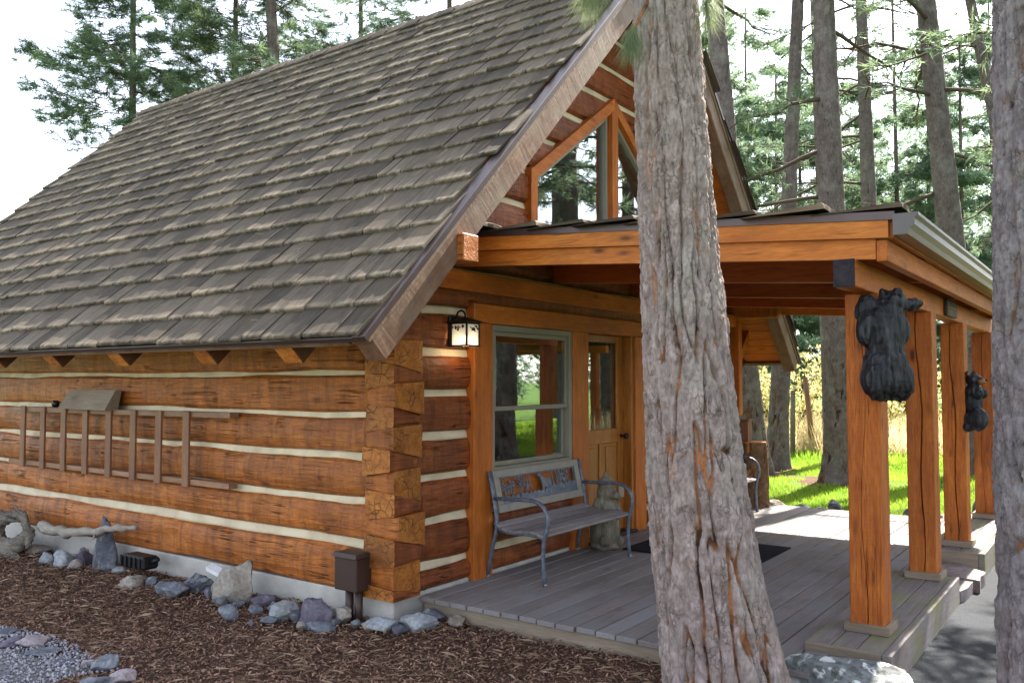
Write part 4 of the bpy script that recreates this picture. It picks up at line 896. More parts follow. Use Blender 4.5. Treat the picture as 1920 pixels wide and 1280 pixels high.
oc = np.array([(1, 0, 0), (-1, 0, 0), (0, 1, 0), (0, -1, 0), (0, 0, 1), (0, 0, -1)], float); of = np.array([(0, 2, 4), (2, 1, 4), (1, 3, 4), (3, 0, 4), (2, 0, 5), (1, 2, 5), (3, 1, 5), (0, 3, 5)])
n = min(len(x), 13000); x = x[:n]; y = y[:n]; sz = r.uniform(.004, .0125, (n, 1, 1))*r.uniform(.6, 1.3, (n, 1, 3)); th = r.uniform(0, 6.28, n); rot = np.zeros((n, 3, 3)); rot[:, 0, 0] = np.cos(th); rot[:, 0, 1] = -np.sin(th); rot[:, 1, 0] = np.sin(th); rot[:, 1, 1] = np.cos(th); rot[:, 2, 2] = 1
rot[:, 2, 0] = r.normal(size=n)*.4
V = np.einsum('nij,nkj->nki', rot, oc[None]*sz)+np.c_[x, y, gz(x, y)+.012][:, None, :]; F = (of[None]+6*np.arange(n)[:, None, None]).reshape(-1, 3)
o = mobj('gravel', V.reshape(-1, 3), F, M['pebble'], None, True, {'rnd': np.repeat(r.random(n), 6)}); tag(o, 'loose grey gravel of the path edged with stones', 'gravel', kind='stuff')

# a sprinkling of needles on the deck and the shingles
n = 260; x = rng.uniform(.1, 3.0, n); y = rng.uniform(.3, 6.0, n); k = rng.random(n) < np.where((x > 2.55) | (y < .7) | (x < .35), 1., .35); x = x[k]; y = y[k]; n = len(x); a_ = rng.uniform(0, 6.28, n); L = rng.uniform(.04, .11, n); z = np.where(x > 2.62, .0475, .003)
d_ = np.c_[np.cos(a_), np.sin(a_)]*L[:, None]/2; s_ = np.c_[-np.sin(a_), np.cos(a_)]*.0012
V = np.stack([np.c_[x-d_[:, 0]-s_[:, 0], y-d_[:, 1]-s_[:, 1], z], np.c_[x+d_[:, 0]-s_[:, 0], y+d_[:, 1]-s_[:, 1], z+.004], np.c_[x+d_[:, 0]+s_[:, 0], y+d_[:, 1]+s_[:, 1], z+.004], np.c_[x-d_[:, 0]+s_[:, 0], y-d_[:, 1]+s_[:, 1], z]], 1).reshape(-1, 3)
o = mobj('deck_needles', V, np.arange(len(V)).reshape(-1, 4), M['dryneedle'], None, False, {'rnd': np.repeat(rng.random(n), 4)}); tag(o, 'few dry pine needles fallen on the deck boards', 'needles', kind='stuff')
n = 420; x = rng.uniform(-8.3, .5, n); s = rng.uniform(.1, 5.4, n); a_ = rng.normal(1.2, .7, n); L = rng.uniform(.06, .15, n); d_ = np.c_[np.cos(a_), np.sin(a_), .05*rng.normal(size=n)]*L[:, None]/2; s_ = np.c_[-np.sin(a_), np.cos(a_), 0*x]*.0016; q = np.c_[x, s, 0*x+.062]
V = np.stack([q-d_-s_, q+d_-s_, q+d_+s_, q-d_+s_], 1).reshape(-1, 3); o = mobj('roof_needles', V, np.arange(len(V)).reshape(-1, 4), M['dryneedle'], None, False, {'rnd': np.repeat(rng.random(n), 4)}); o.matrix_basis = FN; tag(o, 'few dry pine needles caught on the roof shingles', 'needles', kind='stuff')

# ================================================================ rocks
import bmesh
def ico(sub):
    bm = bmesh.new(); bmesh.ops.create_icosphere(bm, subdivisions=sub, radius=1.); V = np.array([v.co for v in bm.verts]); F = np.array([[v.index for v in f.verts] for f in bm.faces]); bm.free(); return V, F
ICO = {3: ico(3), 4: ico(4), 5: ico(5)}
def rock(label, c, size, seed, mat, cuts=13, rough=.09, rz=0., tilt=0., sub=4, name='rock', group=None, smooth=False, deep=.62, taper=0.):
    r = np.random.default_rng(seed); V, F = ICO[sub]; V = V.copy()
    for k in range(cuts):
        n = r.normal(size=3); n /= np.linalg.norm(n); d = r.uniform(deep-.12, .88); ex = V @ n-d; V -= np.clip(ex, 0, None)[:, None]*n*.96
    V *= 1+(1.3*rough*fbm(V*2.3+seed, 4, seed))[:, None]; V += (rough*.5*fbm(V*7+seed, 4, seed+3))[:, None]*V
    if taper: V[:, :2] *= (1-taper*sstep(-.6, 1., V[:, 2]))[:, None]
    V = V/np.abs(V).max(0)*np.array(size)/2; m = np.array(Euler((tilt, tilt*.6, rz)).to_matrix()); V = V @ m.T
    V[:, 2] -= V[:, 2].min()+.28*(V[:, 2].max()-V[:, 2].min()); o = mobj(name, V, F, M[mat], None, smooth); o.location = c; tag(o, label, 'rock', group); return o
def at(px, py, z=-.13):
    d = ray(px, py, 1.)-CAM; t = (z-CAM[2])/d[2]; return CAM+d*t
GR = 'rocks laid along the cabin foundation'
def rk(label, px, py, w, h, dp, seed, mat, **k):
    """rock whose foot is centred on pixel px,py; w,h in pixels"""
    p = at(px, py, k.pop('z', -.125+.012*min(0, (px-737)/150.))); p[1] = min(p[1], -.5*dp-.03) if p[0] < 0 else p[1]
    dd = (p-CAM) @ FW; s = dd/1600; p[2] = float(gz(p[0], p[1])); rock(label, (p[0], p[1], p[2]), (w*s*1.12, dp, h*s*1.15), seed, mat, rz=k.pop('rz', .3), group=k.pop('group', GR), **k)
rk('tall pointed blue-grey rock standing against the foundation', 212, 1062, 70, 124, .26, 1, 'rock_dark', cuts=9, deep=.55, taper=.82)
rk('big slanted brown and grey rock leaning on the foundation', 448, 1128, 96, 100, .30, 2, 'rock_tan', cuts=12, deep=.5, tilt=.4)
rk('rounded purple rock beside the brown utility box', 592, 1172, 62, 64, .24, 3, 'rock_purple', cuts=8)
rk('pale crumbly rock between the big slanted rock and the purple rock', 527, 1160, 62, 40, .24, 4, 'rock_white')
rk('long low blue-grey rock left of the big slanted rock', 320, 1116, 74, 34, .2, 5, 'rock_blue', smooth=True)
rk('lumpy dark rock next to the white plastic strip', 368, 1108, 66, 42, .2, 6, 'rock_dark')
rk('smooth pale rounded rock in front of the black floodlight', 244, 1102, 46, 26, .17, 7, 'rock_tan', cuts=4, smooth=True)
rk('small upright pale stone below the big slanted rock', 430, 1160, 40, 32, .12, 8, 'rock_blue', cuts=5, smooth=True)
rk('flat blue slab below the purple rock', 598, 1182, 66, 20, .14, 9, 'rock_blue')
rk('small tan block under the brown utility box', 640, 1166, 46, 36, .15, 10, 'rock_tan')
rk('blue-white layered rock at the cabin corner', 712, 1178, 66, 30, .2, 11, 'rock_white')
rk('long pale blue rock by the deck corner', 790, 1182, 76, 34, .2, 12, 'rock_white', z=-.15)
rk('grey rock tucked under the deck corner', 812, 1160, 46, 26, .16, 13, 'rock_blue', z=-.13)
rk('small squarish tan rock under the deck edge', 858, 1176, 34, 20, .14, 14, 'rock_tan', z=-.15)
rk('pale oblong rock under the driftwood branch', 90, 1052, 44, 22, .2, 15, 'rock_white', smooth=True)
rk('pale angular rock beside the purple chunk', 122, 1060, 44, 38, .2, 16, 'rock_white')
rk('purple chunk left of the tall pointed rock', 158, 1056, 34, 38, .2, 17, 'rock_purple')
rk('small pinkish cobble behind the tall pointed rock', 180, 1046, 18, 34, .14, 18, 'rock_pink', smooth=True)
rk('small blue cobble under the tall pointed rock', 222, 1072, 30, 12, .12, 19, 'rock_white', smooth=True)
rk('flat mossy slab lying under the driftwood branch', 100, 1030, 60, 22, .2, 20, 'rock_tan')
rk('small blue stone on the mulch before the pale crumbly rock', 503, 1168, 34, 16, .1, 21, 'rock_blue')
rk('tiny bluish stone alone on the mulch', 470, 1174, 12, 12, .05, 22, 'rock_blue', sub=3)
rk('low purple-grey rock behind the pale crumbly rock', 500, 1132, 60, 22, .2, 23, 'rock_purple', smooth=True)
rk('small dark stone at the foot of the big slanted rock', 448, 1136, 26, 14, .1, 24, 'rock_dark')
rf = random.Random(17)
for i in range(15):
    rk('small grey filler stone between the larger foundation rocks', (140, 196, 262, 286, 340, 392, 414, 480, 512, 556, 570, 624, 668, 694, 752)[i], (1066, 1068, 1092, 1098, 1112, 1118, 1132, 1150, 1146, 1164, 1178, 1172, 1172, 1180, 1184)[i], rf.uniform(18, 36), rf.uniform(12, 24), rf.uniform(.08, .15), 400+i, rf.choice(('rock_blue', 'rock_dark', 'rock_tan', 'rock_blue')), sub=3, group='filler stones along the foundation', rz=rf.uniform(0, 3))
GP = 'stones edging the gravel path'
rk('pink pointed stone edging the gravel path', 62, 1206, 62, 26, .2, 31, 'rock_pink', group=GP, z=-.13)
rk('violet-blue stone at the gravel edge beside the pink one', 20, 1206, 44, 20, .2, 32, 'rock_purple', group=GP, z=-.13, smooth=True)
rk('grey stone at the frame end of the gravel edging', 8, 1184, 42, 16, .2, 33, 'rock_dark', group=GP, z=-.13)
rk('flat greenish slab set in the gravel edge', 82, 1222, 60, 12, .2, 34, 'rock_blue', group=GP, z=-.13)
rk('blue-grey wedge rock standing on the gravel edge', 190, 1256, 54, 42, .18, 35, 'rock_blue', group=GP, z=-.13, deep=.5)
rk('rounded pinkish-white rock at the end of the gravel edge', 225, 1278, 50, 30, .18, 36, 'rock_pink', group=GP, z=-.13, smooth=True)
rk('large blue rock half buried in the gravel edge', 180, 1290, 70, 40, .2, 37, 'rock_blue', group=GP, z=-.13)
rk('small pink stone behind the blue wedge rock', 164, 1246, 26, 16, .1, 38, 'rock_pink', group=GP, z=-.13, smooth=True)
rk('flat dark slab lying flush with the gravel', 120, 1238, 60, 8, .2, 39, 'rock_dark', group=GP, z=-.13)
rock('large flat-topped boulder covered in pale lichen beside the porch post', (2.93, .40, -.15), (.93, .44, .37), 51, 'lichen', 9, .08, .26, 0., 5, 'boulder', None, True, .6)
GD = 'rocks between the deck and the lawn'
for i, (px, py, w, h, m, lb_) in enumerate(((1450, 952, 60, 14, 'rock_tan', 'low flat brown rock by the log stump'), (1565, 962, 34, 24, 'rock_dark', 'dark squarish rock behind the nearest porch post'), (1540, 962, 40, 12, 'rock_tan', 'pale flat stone between the deck and the lawn'), (1648, 966, 30, 28, 'rock_white', 'pale upright stone right of the nearest porch post'),
        (1708, 968, 34, 16, 'rock_dark', 'dark low stone left of the second porch post'), (1770, 978, 34, 12, 'rock_tan', 'tan stone edging between the second and third porch posts'), (1832, 968, 26, 38, 'rock_dark', 'dark blocky rock between the third and last porch posts'), (1500, 957, 40, 10, 'rock_dark', 'low dark stone at the back edge of the deck'))):
    p = at(px, py, -.14); dd = (p-CAM) @ FW; s = dd/1600; p[1] = max(p[1], 6.42); rock(lb_, (p[0], p[1], -.16), (w*s*1.1, .25, h*s*1.5+.05), 80+i, m, group=GD)
# flagstones of the step between the platforms
def flag(pts, z, label, seed):
    r = random.Random(seed); m = MB(); P = []
    for i in range(len(pts)):
        a = Vector(pts[i]); b = Vector(pts[(i+1) % len(pts)])
        for k in range(4): q = a.lerp(b, k/4); P.append((q.x+r.uniform(-.012, .012), q.y+r.uniform(-.012, .012)))
    o = m.prism(P, 'z', z-.14, z).obj('flagstone', M['flag'], None); tag(o, label, 'flagstone', 'step stones between the post platforms')
flag([(2.66, 3.02), (3.10, 3.02), (3.13, 3.40), (2.90, 3.46), (2.68, 3.38)], -.065, 'pinkish flagstone against the front post platform', 1)
flag([(2.68, 3.43), (2.90, 3.50), (3.16, 3.43), (3.17, 3.80), (2.95, 4.04), (2.66, 4.04)], -.055, 'pinkish flagstone against the rear post platform', 2)

# ================================================================ things by the long wall
def rect_thing(root, name, mat, *a): return box(name, M[mat], root, *a)
ld = thing('wooden_ladder', 'old brown wooden ladder hung sideways on the log wall', 'ladder', (-3.5, -.05, .7))
def rail(z, dz): return [(-5.52, z), (-1.72, z+dz)]
for zc, dz, nm in ((1.245, .02, 'rail'), (.70, -.005, 'rail')):
    V = [(x, y, z+q) for (x, z) in rail(zc, dz) for y in (-.105, -.018) for q in (-.022, .022)]
    MB().add(V, [(0, 1, 3, 2), (4, 6, 7, 5), (0, 4, 5, 1), (2, 3, 7, 6), (0, 2, 6, 4), (1, 5, 7, 3)]).obj(nm, M['ladder'], ld)
for x in (-5.185, -4.767, -4.351, -3.937, -3.519, -3.107, -2.704, -2.293): box('rung', M['ladder_z'], ld, x-.045, x+.045, -.128, -.106, .655, 1.285, .003)
r_ = np.random.default_rng(4)
V = [(-4.33, -.06, 1.275), (-3.47, -.06, 1.272), (-3.43, -.05, 1.46), (-4.27, -.05, 1.455), (-4.33, -.19, 1.275), (-3.47, -.19, 1.272), (-3.43, -.11, 1.46), (-4.27, -.11, 1.455)]
o = MB().add(V, [(0, 3, 2, 1), (4, 5, 6, 7), (0, 1, 5, 4), (2, 3, 7, 6), (1, 2, 6, 5), (0, 4, 7, 3)]).obj('wood_slab', M['deck_x'], None); tag(o, 'short weathered wood slab resting on top of the ladder', 'wood slab')
o = MB().tube([(-4.75, -.03, 1.31), (-4.75, .02, 1.31)], .035, 12).obj('vent_cap', M['black'], None, True); tag(o, 'small round black vent above the ladder', 'vent')
bx = thing('utility_box', 'brown steel utility box on two conduit pipes at the cabin corner', 'utility box', (-.2, -.1, -.15))
box('housing', M['brownbox'], bx, -.395, -.175, -.185, -.018, .085, .315, .008)
MB().add([(-.405, -.20, .316), (-.165, -.20, .316), (-.165, -.012, .316), (-.405, -.012, .316), (-.395, -.185, .345), (-.175, -.185, .345), (-.175, -.012, .345), (-.395, -.012, .345)], [(0, 3, 2, 1), (4, 5, 6, 7), (0, 1, 5, 4), (1, 2, 6, 5), (2, 3, 7, 6), (3, 0, 4, 7)]).obj('lid', M['brownbox'], bx)
for x in (-.325, -.235): MB().tube([(x, -.10, -.2), (x, -.10, .086)], .03, 12).obj('conduit', M['brownbox'], bx, True)
p = at(268, 1072, -.1); fl = thing('floodlight', 'black floodlight lying among the foundation rocks', 'floodlight', (p[0], -.22, -.12))
q = p[0]; box('housing', M['black'], fl, q-.20, q+.14, -.30, -.14, -.06, .05, .02)
for k in range(5): box('fin', M['black'], fl, q-.19+k*.07, q-.165+k*.07, -.315, -.301, -.05, .045, .003)
MB().tube([(q+.14, -.22, 0), (q+.19, -.18, .03)], .02, 8).obj('cable_gland', M['black'], fl, True)
p = at(396, 1090, -.06); o = MB().add([(p[0]-.09, -.17, .015), (p[0]+.09, -.17, -.02), (p[0]+.09, -.11, .0), (p[0]-.09, -.11, .035), (p[0]-.09, -.17, .045), (p[0]+.09, -.17, .01), (p[0]+.09, -.11, .03), (p[0]-.09, -.11, .065)], [(0, 3, 2, 1), (4, 5, 6, 7), (0, 1, 5, 4), (1, 2, 6, 5), (2, 3, 7, 6), (3, 0, 4, 7)]).obj('plastic_strip', M['white'], None); tag(o, 'white plastic strip lying on the foundation rocks', 'plastic strip')
# driftwood
P = [ray(*t) for t in ((62, 990, 8.35), (110, 1000, 8.05), (150, 998, 7.75), (190, 993, 7.5), (238, 991, 7.25))]
P = [np.array([a[0], -.20-.02*i, a[2]]) for i, a in enumerate(P)]
P2 = []
for i in range(len(P)-1):
    for k in range(4): P2.append(P[i]+(P[i+1]-P[i])*k/4+r_.normal(size=3)*.008)
P2.append(P[-1]); o = MB().tube(P2, [.055*(1-.6*i/(len(P2)-1))+.006*math.sin(i*2.) for i in range(len(P2))], 9).tube([P2[9], P2[9]+np.array([.05, -.05, -.05])], [.015, .006], 6).obj('driftwood_branch', M['grey_wood'], None, True); tag(o, 'bleached driftwood branch lying across the foundation rocks', 'driftwood')
def blob(parts, voxel, name='blob', it=4):
    """union of ellipsoids (centre, radii, euler) as one closed surface"""
    V0, F0 = ICO[3]; Vs = []; Fs = []; b = 0
    for c, rad, *e in parts:
        m = np.array(Euler(e[0] if e else (0, 0, 0)).to_matrix()); Vs.append((V0*np.array(rad)) @ m.T+np.array(c)); Fs.append(F0+b); b += len(V0)
    me = mesh(name, np.concatenate(Vs), np.concatenate(Fs)); o = bpy.data.objects.new('tmp', me); COL.objects.link(o)
    md = o.modifiers.new('r', 'REMESH'); md.mode = 'VOXEL'; md.voxel_size = voxel; sm = o.modifiers.new('s', 'SMOOTH'); sm.iterations = it; sm.factor = .5
    dg = bpy.context.evaluated_depsgraph_get(); ev = o.evaluated_get(dg); m2 = bpy.data.meshes.new_from_object(ev); bpy.data.objects.remove(o)
    V = np.zeros(len(m2.vertices)*3); m2.vertices.foreach_get('co', V); N = np.zeros(len(m2.vertices)*3); m2.vertices.foreach_get('normal', N)
    return m2, V.reshape(-1, 3), N.reshape(-1, 3)
def carve(m2, V, N, sc, amp, seed):
    f_ = fbm(V*np.array(sc)+seed, 3, seed); d = amp*f_; V = V+N*d[:, None]; at = m2.attributes.new('fur', 'FLOAT', 'POINT'); at.data.foreach_set('value', (.5+.4*f_).astype(np.float32)); m2.vertices.foreach_set('co', V.ravel()); m2.polygons.foreach_set('use_smooth', np.ones(len(m2.polygons), bool)); m2.update()
px = ray(20, 1015, 8.3)
def chain(pts, r0, r1, n=9):
    out = []; P = [np.array(p) for p in pts]
    for i in range(n):
        s = i/(n-1)*(len(P)-1); k = min(len(P)-2, int(s)); q = P[k]+(P[k+1]-P[k])*(s-k); r = r0+(r1-r0)*i/(n-1); out.append((q, (r, r*.8, r)))
    return out
m2, V, N = blob(chain([(-.55, 0, .02), (-.2, 0, .05), (.05, 0, .14), (.17, 0, .26)], .12, .06, 12)+chain([(.17, 0, .26), (.24, -.02, .22), (.22, -.03, .14)], .055, .035, 6)+chain([(-.5, 0, .32), (-.2, .02, .37), (.0, .02, .40), (.16, 0, .27)], .075, .045, 12)+chain([(-.2, -.04, .0), (-.02, -.05, -.04), (.08, -.05, -.06)], .09, .06, 6)+chain([(.0, 0, .38), (-.05, -.02, .46), (-.09, -.03, .48)], .035, .02, 5)+chain([(-.5, .0, .0), (-.55, 0, .2), (-.5, 0, .34)], .13, .08, 6), .012, it=3)
carve(m2, V, N, (5, 22, 30), .014, 3); o = link('driftwood_root', m2, None, M['root']); o.location = (-4.78, -.30, -.19); tag(o, 'gnarled grey driftwood root against the log wall', 'driftwood')

# ================================================================ bench
def make_bench(label):
    b = thing('metal_bench', label, 'bench', (.3, 1.7, 0), 'park benches on the porch')
    for y in (1.035, 2.385):
        arm = [(.578, .0), (.566, .10), (.560, .22), (.568, .33), (.592, .41), (.607, .47), (.600, .53), (.572, .583), (.528, .615), (.47, .630), (.40, .632), (.30, .628), (.20, .625), (.098, .622)]
        MB().tube([(x, y, z) for x, z in arm], .0175, 8, True, (1.25, .85)).obj('arm_and_front_leg', M['bench'], b, True)
        bk = [(.030, .0), (.055, .12), (.088, .26), (.118, .36), (.126, .41), (.122, .47), (.108, .56), (.082, .68), (.048, .83)]
        MB().tube([(x, y, z) for x, z in bk], .0175, 8, True, (1.25, .85)).obj('back_leg', M['bench'], b, True)
        sr = [(.124, .405), (.17, .375), (.24, .362), (.34, .366), (.44, .372), (.52, .366), (.572, .345)]
        MB().tube([(x, y, z) for x, z in sr], .013, 8).obj('seat_rail', M['bench'], b, True)
        for x in (.03, .578): MB().tube([(x, y, 0), (x, y, .022)], .021, 8).obj('foot', M['bench_slat'], b, True)
    sp = [(.135, .415), (.20, .388), (.27, .378), (.34, .382), (.41, .389), (.48, .388), (.545, .375)]
    for i, (x, z) in enumerate(sp):
        a = math.atan2(sp[min(i+1, 6)][1]-sp[max(i-1, 0)][1], sp[min(i+1, 6)][0]-sp[max(i-1, 0)][0]); o = MB().box(-.0325, .0325, 1.02, 2.40, -.009, .009, .004).obj('slat', M['bench_slat'])
        o.matrix_basis = Matrix.Translation((x, 0, z)) @ Matrix.Rotation(-a, 4, 'Y'); adopt(o, b)
    A = Vector((.118, 1.07, .50)); ux = Vector((0, 1, 0)); uz = Vector((-.072, 0, .325)).normalized(); un = ux.cross(uz)
    if un.x < 0: un = -un
    fr = Matrix(((ux.x, uz.x, un.x, A.x), (ux.y, uz.y, un.y, A.y), (ux.z, uz.z, un.z, A.z), (0, 0, 0, 1)))
    Wd, Hd = 1.28, .335
    def put(mb, nm, mt, parent=b):
        o = mb.obj(nm, mt); o.matrix_basis = fr; adopt(o, parent); return o
    bf = put(MB().box(0, Wd, 0, .062, -.012, .012, .003).box(0, Wd, Hd-.058, Hd, -.012, .012, .003).box(0, .07, .062, Hd-.058, -.012, .012, .003).box(Wd-.07, Wd, .062, Hd-.058, -.012, .012, .003), 'backrest', M['bench_frame'])
    # cast woodland panel: ground, trunks, boughs, grass and an elk
    r = random.Random(9); p = MB(); x0, x1, z0, z1 = .07, Wd-.07, .062, Hd-.058
    p.box(x0, x1, z0, z0+.012, -.004, .004).box(x0, x1, z1-.010, z1, -.004, .004).box(x0, x0+.01, z0+.012, z1-.01, -.004, .004).box(x1-.01, x1, z0+.012, z1-.01, -.004, .004)
    def poly(pts, t=.004): p.prism(pts, 'z', -t, t)
    g = [(x0+.01, z0+.012)]; n = 46
    top = [(x0+.01+(x1-x0-.02)*i/n, z0+.03+.028*abs(math.sin(i*1.9))+r.uniform(0, .016)+(.03 if i > 26 else 0)) for i in range(n+1)]
    for i in range(n): poly([(top[i][0], z0+.011), (top[i+1][0], z0+.011), top[i+1], top[i]], .0038)
    for i in range(34):
        x = r.uniform(x0+.02, x1-.02); w = r.choice((.006, .008, .012)); h = z1-.01 if (x > x0+.72 or r.random() < .3) else r.uniform(z0+.09, z1-.02); lean = r.uniform(-.02, .02)
        if abs(x-(x0+.60)) < .14: continue
        poly([(x, z0+.02), (x+w, z0+.02), (x+w*.6+lean, h), (x+lean, h)], .003+r.random()*.002)
    for i in range(150):
        cx_ = r.choice((.12, .20, .34, .43, .95, 1.05))+r.gauss(0, .045)+x0*.3; cz = z0+.135+r.gauss(0, .035); cz = min(max(cz, z0+.03), z1-.02); a = r.uniform(0, 6.28); L = r.uniform(.018, .034); w = .007
        cx_ = min(max(cx_, x0+.03), x1-.03); dx, dz = math.cos(a)*L, math.sin(a)*L; poly([(cx_, cz), (cx_+dx*.5-dz*w/L, cz+dz*.5+dx*w/L), (cx_+dx, cz+dz), (cx_+dx*.5+dz*w/L, cz+dz*.5-dx*w/L)], .002+r.random()*.003)
    ex, ez = x0+.50, z0+.02
    elk = [(.10, .0), (.118, .0), (.125, .06), (.20, .062), (.208, .0), (.225, .0), (.232, .065), (.245, .105), (.235, .128), (.16, .132), (.12, .150), (.095, .178), (.065, .186), (.04, .172), (.048, .158), (.075, .155), (.09, .12), (.098, .07)]
    poly([(ex+a, ez+c) for a, c in elk], .006)
    for s in (-1, 1):
        for (a, c), (e, f_) in (((.075, .183), (.075+s*.045, .21)), ((.075+s*.03, .20), (.075+s*.03, .215)), ((.075+s*.045, .21), (.075+s*.055, .214))):
            d = Vector((e-a, f_-c)).normalized()*.0035; poly([(ex+a-d.y, ez+c+d.x), (ex+a+d.y, ez+c-d.x), (ex+e+d.y, ez+f_-d.x), (ex+e-d.y, ez+f_+d.x)], .005)
    put(p, 'cast_panel', M['bench'], bf)
    return b
b1 = make_bench('blue-grey metal bench with cast elk panel under the double-hung window')
b2 = copy_tree(b1); b2.location.y += 3.19; b2['label'] = 'blue-grey metal bench beside the log stump, mostly hidden by the near pine'
# carved figure between bench and door
m2, V, N = blob([((0, 0, .05), (.14, .15, .06)), ((0, 0, .19), (.135, .15, .17)), ((0, -.01, .40), (.105, .12, .16)), ((.03, 0, .56), (.095, .10, .10)), ((.02, 0, .66), (.07, .075, .07)), ((.01, 0, .715), (.03, .035, .05)), ((.12, .02, .54), (.06, .05, .045)), ((.09, -.07, .40), (.05, .04, .11), (0, -.5, 0)), ((.09, .07, .40), (.05, .04, .11), (0, -.5, 0)), ((.11, -.08, .10), (.07, .05, .06)), ((.11, .08, .10), (.07, .05, .06))], .011, it=2)
carve(m2, V, N, (14, 14, 6), .016, 6); st = thing('carved_figure', 'weathered grey carved wooden figure sitting between the bench and the door', 'carving', (.235, 2.56, 0)); o = link('body', m2, None, M['statue']); o.location = (.235, 2.56, 0); o.rotation_euler = (0, 0, -.5); o.scale = (.95, .95, .92); adopt(o, st)
box('hanging_plaque', M['deck_x'], st, .345, .36, 2.60, 2.69, .47, .58, .004)
# log stump with a small wooden box on it
sx, sy = .37, 5.98; st = thing('log_stump', 'upright bark-covered log stump at the far deck corner', 'stump', (sx, sy, 0))
V, F, at_ = trunk_mesh([(sx, sy, .002), (sx, sy, .79)], [.195, .185], 72, np.linspace(.002, .785, 60), .07, .12, .028, 41); mobj('bark', V, F, M['stumpbark'], st, True, at_)
MB().tube([(sx, sy, .01), (sx, sy, .792)], [.178, .176], 32).obj('cut_top', M['plank'], st)
bh = thing('birdhouse', 'small brown wooden box standing on the log stump', 'wooden box', (sx-.16, sy, .79)); box('walls', M['ladder_z'], bh, sx-.17, sx-.02, sy-.07, sy+.07, .793, 1.05, .004); box('cap', M['ladder_z'], bh, sx-.185, sx, sy-.085, sy+.085, 1.051, 1.07, .004)
o = rock('grey stone block beside the door trim on the deck', (.16, 4.02, 0.015), (.2, .2, .28), 95, 'rock_tan'); 

# ================================================================ porch lantern
ln = thing('porch_lantern', 'black iron porch lantern with frosted panes, lit beside the window trim', 'lantern', (.0, .72, 1.8))
LX, LY = .115, .645
box('wall_plate', M['black'], ln, -.004, .022, LY-.065, LY+.065, 1.80, 2.04, .006)
MB().add([(LX-.115, LY-.115, 1.985), (LX+.115, LY-.115, 1.985), (LX+.115, LY+.115, 1.985), (LX-.115, LY+.115, 1.985), (LX-.02, LY-.02, 2.025), (LX+.02, LY-.02, 2.025), (LX+.02, LY+.02, 2.025), (LX-.02, LY+.02, 2.025)], [(0, 3, 2, 1), (4, 5, 6, 7), (0, 1, 5, 4), (1, 2, 6, 5), (2, 3, 7, 6), (3, 0, 4, 7)]).obj('lantern_roof', M['black'], ln)
fr_ = MB()
for sx_ in (-1, 0, 1):
    for sy_ in (-1, 0, 1):
        if sx_ and sy_: fr_.box(LX+sx_*.074-.006, LX+sx_*.074+.006, LY+sy_*.074-.006, LY+sy_*.074+.006, 1.815, 1.985)
for z in (1.803, 1.972):
    for a in ((LX-.082, LX+.082, LY-.082, LY-.069), (LX-.082, LX+.082, LY+.069, LY+.082), (LX-.082, LX-.069, LY-.068, LY+.068), (LX+.069, LX+.082, LY-.068, LY+.068)): fr_.box(*a, z, z+.012)
fr_.obj('cage', M['black'], ln)
def m_frost():
    t = NT('frosted_glass'); tl = t.n('ShaderNodeBsdfTranslucent'); tl.inputs['Color'].default_value = (.85, .86, .84, 1); tr = t.n('ShaderNodeBsdfTransparent'); mx = t.n('ShaderNodeMixShader'); mx.inputs[0].default_value = .45; m3 = t.n('ShaderNodeMixShader'); m3.inputs[0].default_value = .35
    t.l(tl.outputs[0], mx.inputs[1]); t.l(tr.outputs[0], mx.inputs[2]); t.p.inputs['Base Color'].default_value = (.7, .71, .69, 1); t.p.inputs['Roughness'].default_value = .4; t.l(mx.outputs[0], m3.inputs[1]); t.l(t.p.outputs[0], m3.inputs[2]); t.l(m3.outputs[0], t.out.inputs['Surface']); return t.m
M['frost'] = m_frost()
for a in ((LX-.068, LX+.068, LY-.073, LY-.071), (LX-.068, LX+.068, LY+.071, LY+.073), (LX+.071, LX+.073, LY-.068, LY+.068)): box('pane', M['frost'], ln, *a, 1.816, 1.972, 0)
lf = MB(); r = random.Random(2)
for i in range(26):
    u_ = r.uniform(-.06, .06); z = 1.968-abs(r.gauss(0, .018)); a = r.uniform(3.6, 5.8); L = r.uniform(.018, .03); dx, dz = math.cos(a)*L, math.sin(a)*L
    q = [(u_, z), (u_+dx*.5-dz*.3, z+dz*.5+dx*.3), (u_+dx, z+dz), (u_+dx*.5+dz*.3, z+dz*.5-dx*.3)]
    if i % 2: lf.prism([(LX+a_, c_) for a_, c_ in q], 'y', LY-.0765, LY-.0745)
    else: lf.prism([(LY+a_, c_) for a_, c_ in q], 'x', LX+.0745, LX+.0765)
lf.obj('leaf_ornament', M['black'], ln)
MB().tube([(LX, LY, 2.02), (LX, LY, 2.045), (LX-.012, LY, 2.068), (LX-.04, LY, 2.08), (LX-.07, LY, 2.07), (LX-.085, LY, 2.04), (.012, LY, 2.02)], .008, 8).obj('hook_arm', M['black'], ln, True)
t = NT('warm_bulb'); t.p.inputs['Emission Color'].default_value = (1, .80, .55, 1); t.p.inputs['Emission Strength'].default_value = 2.5; t.p.inputs['Base Color'].default_value = (1, .95, .85, 1)
V0, F0 = ICO[3]; o = mobj('bulb', V0*.026+np.array([LX, LY, 1.865]), F0, t.m, ln, True)
pl_ = bpy.data.lights.new('lantern_light', 'POINT'); pl_.energy = .28; pl_.color = (1, .72, .42); pl_.shadow_soft_size = .03; po = bpy.data.objects.new('lantern_light', pl_); COL.objects.link(po); po.location = (LX, LY, 1.80); adopt(po, ln)

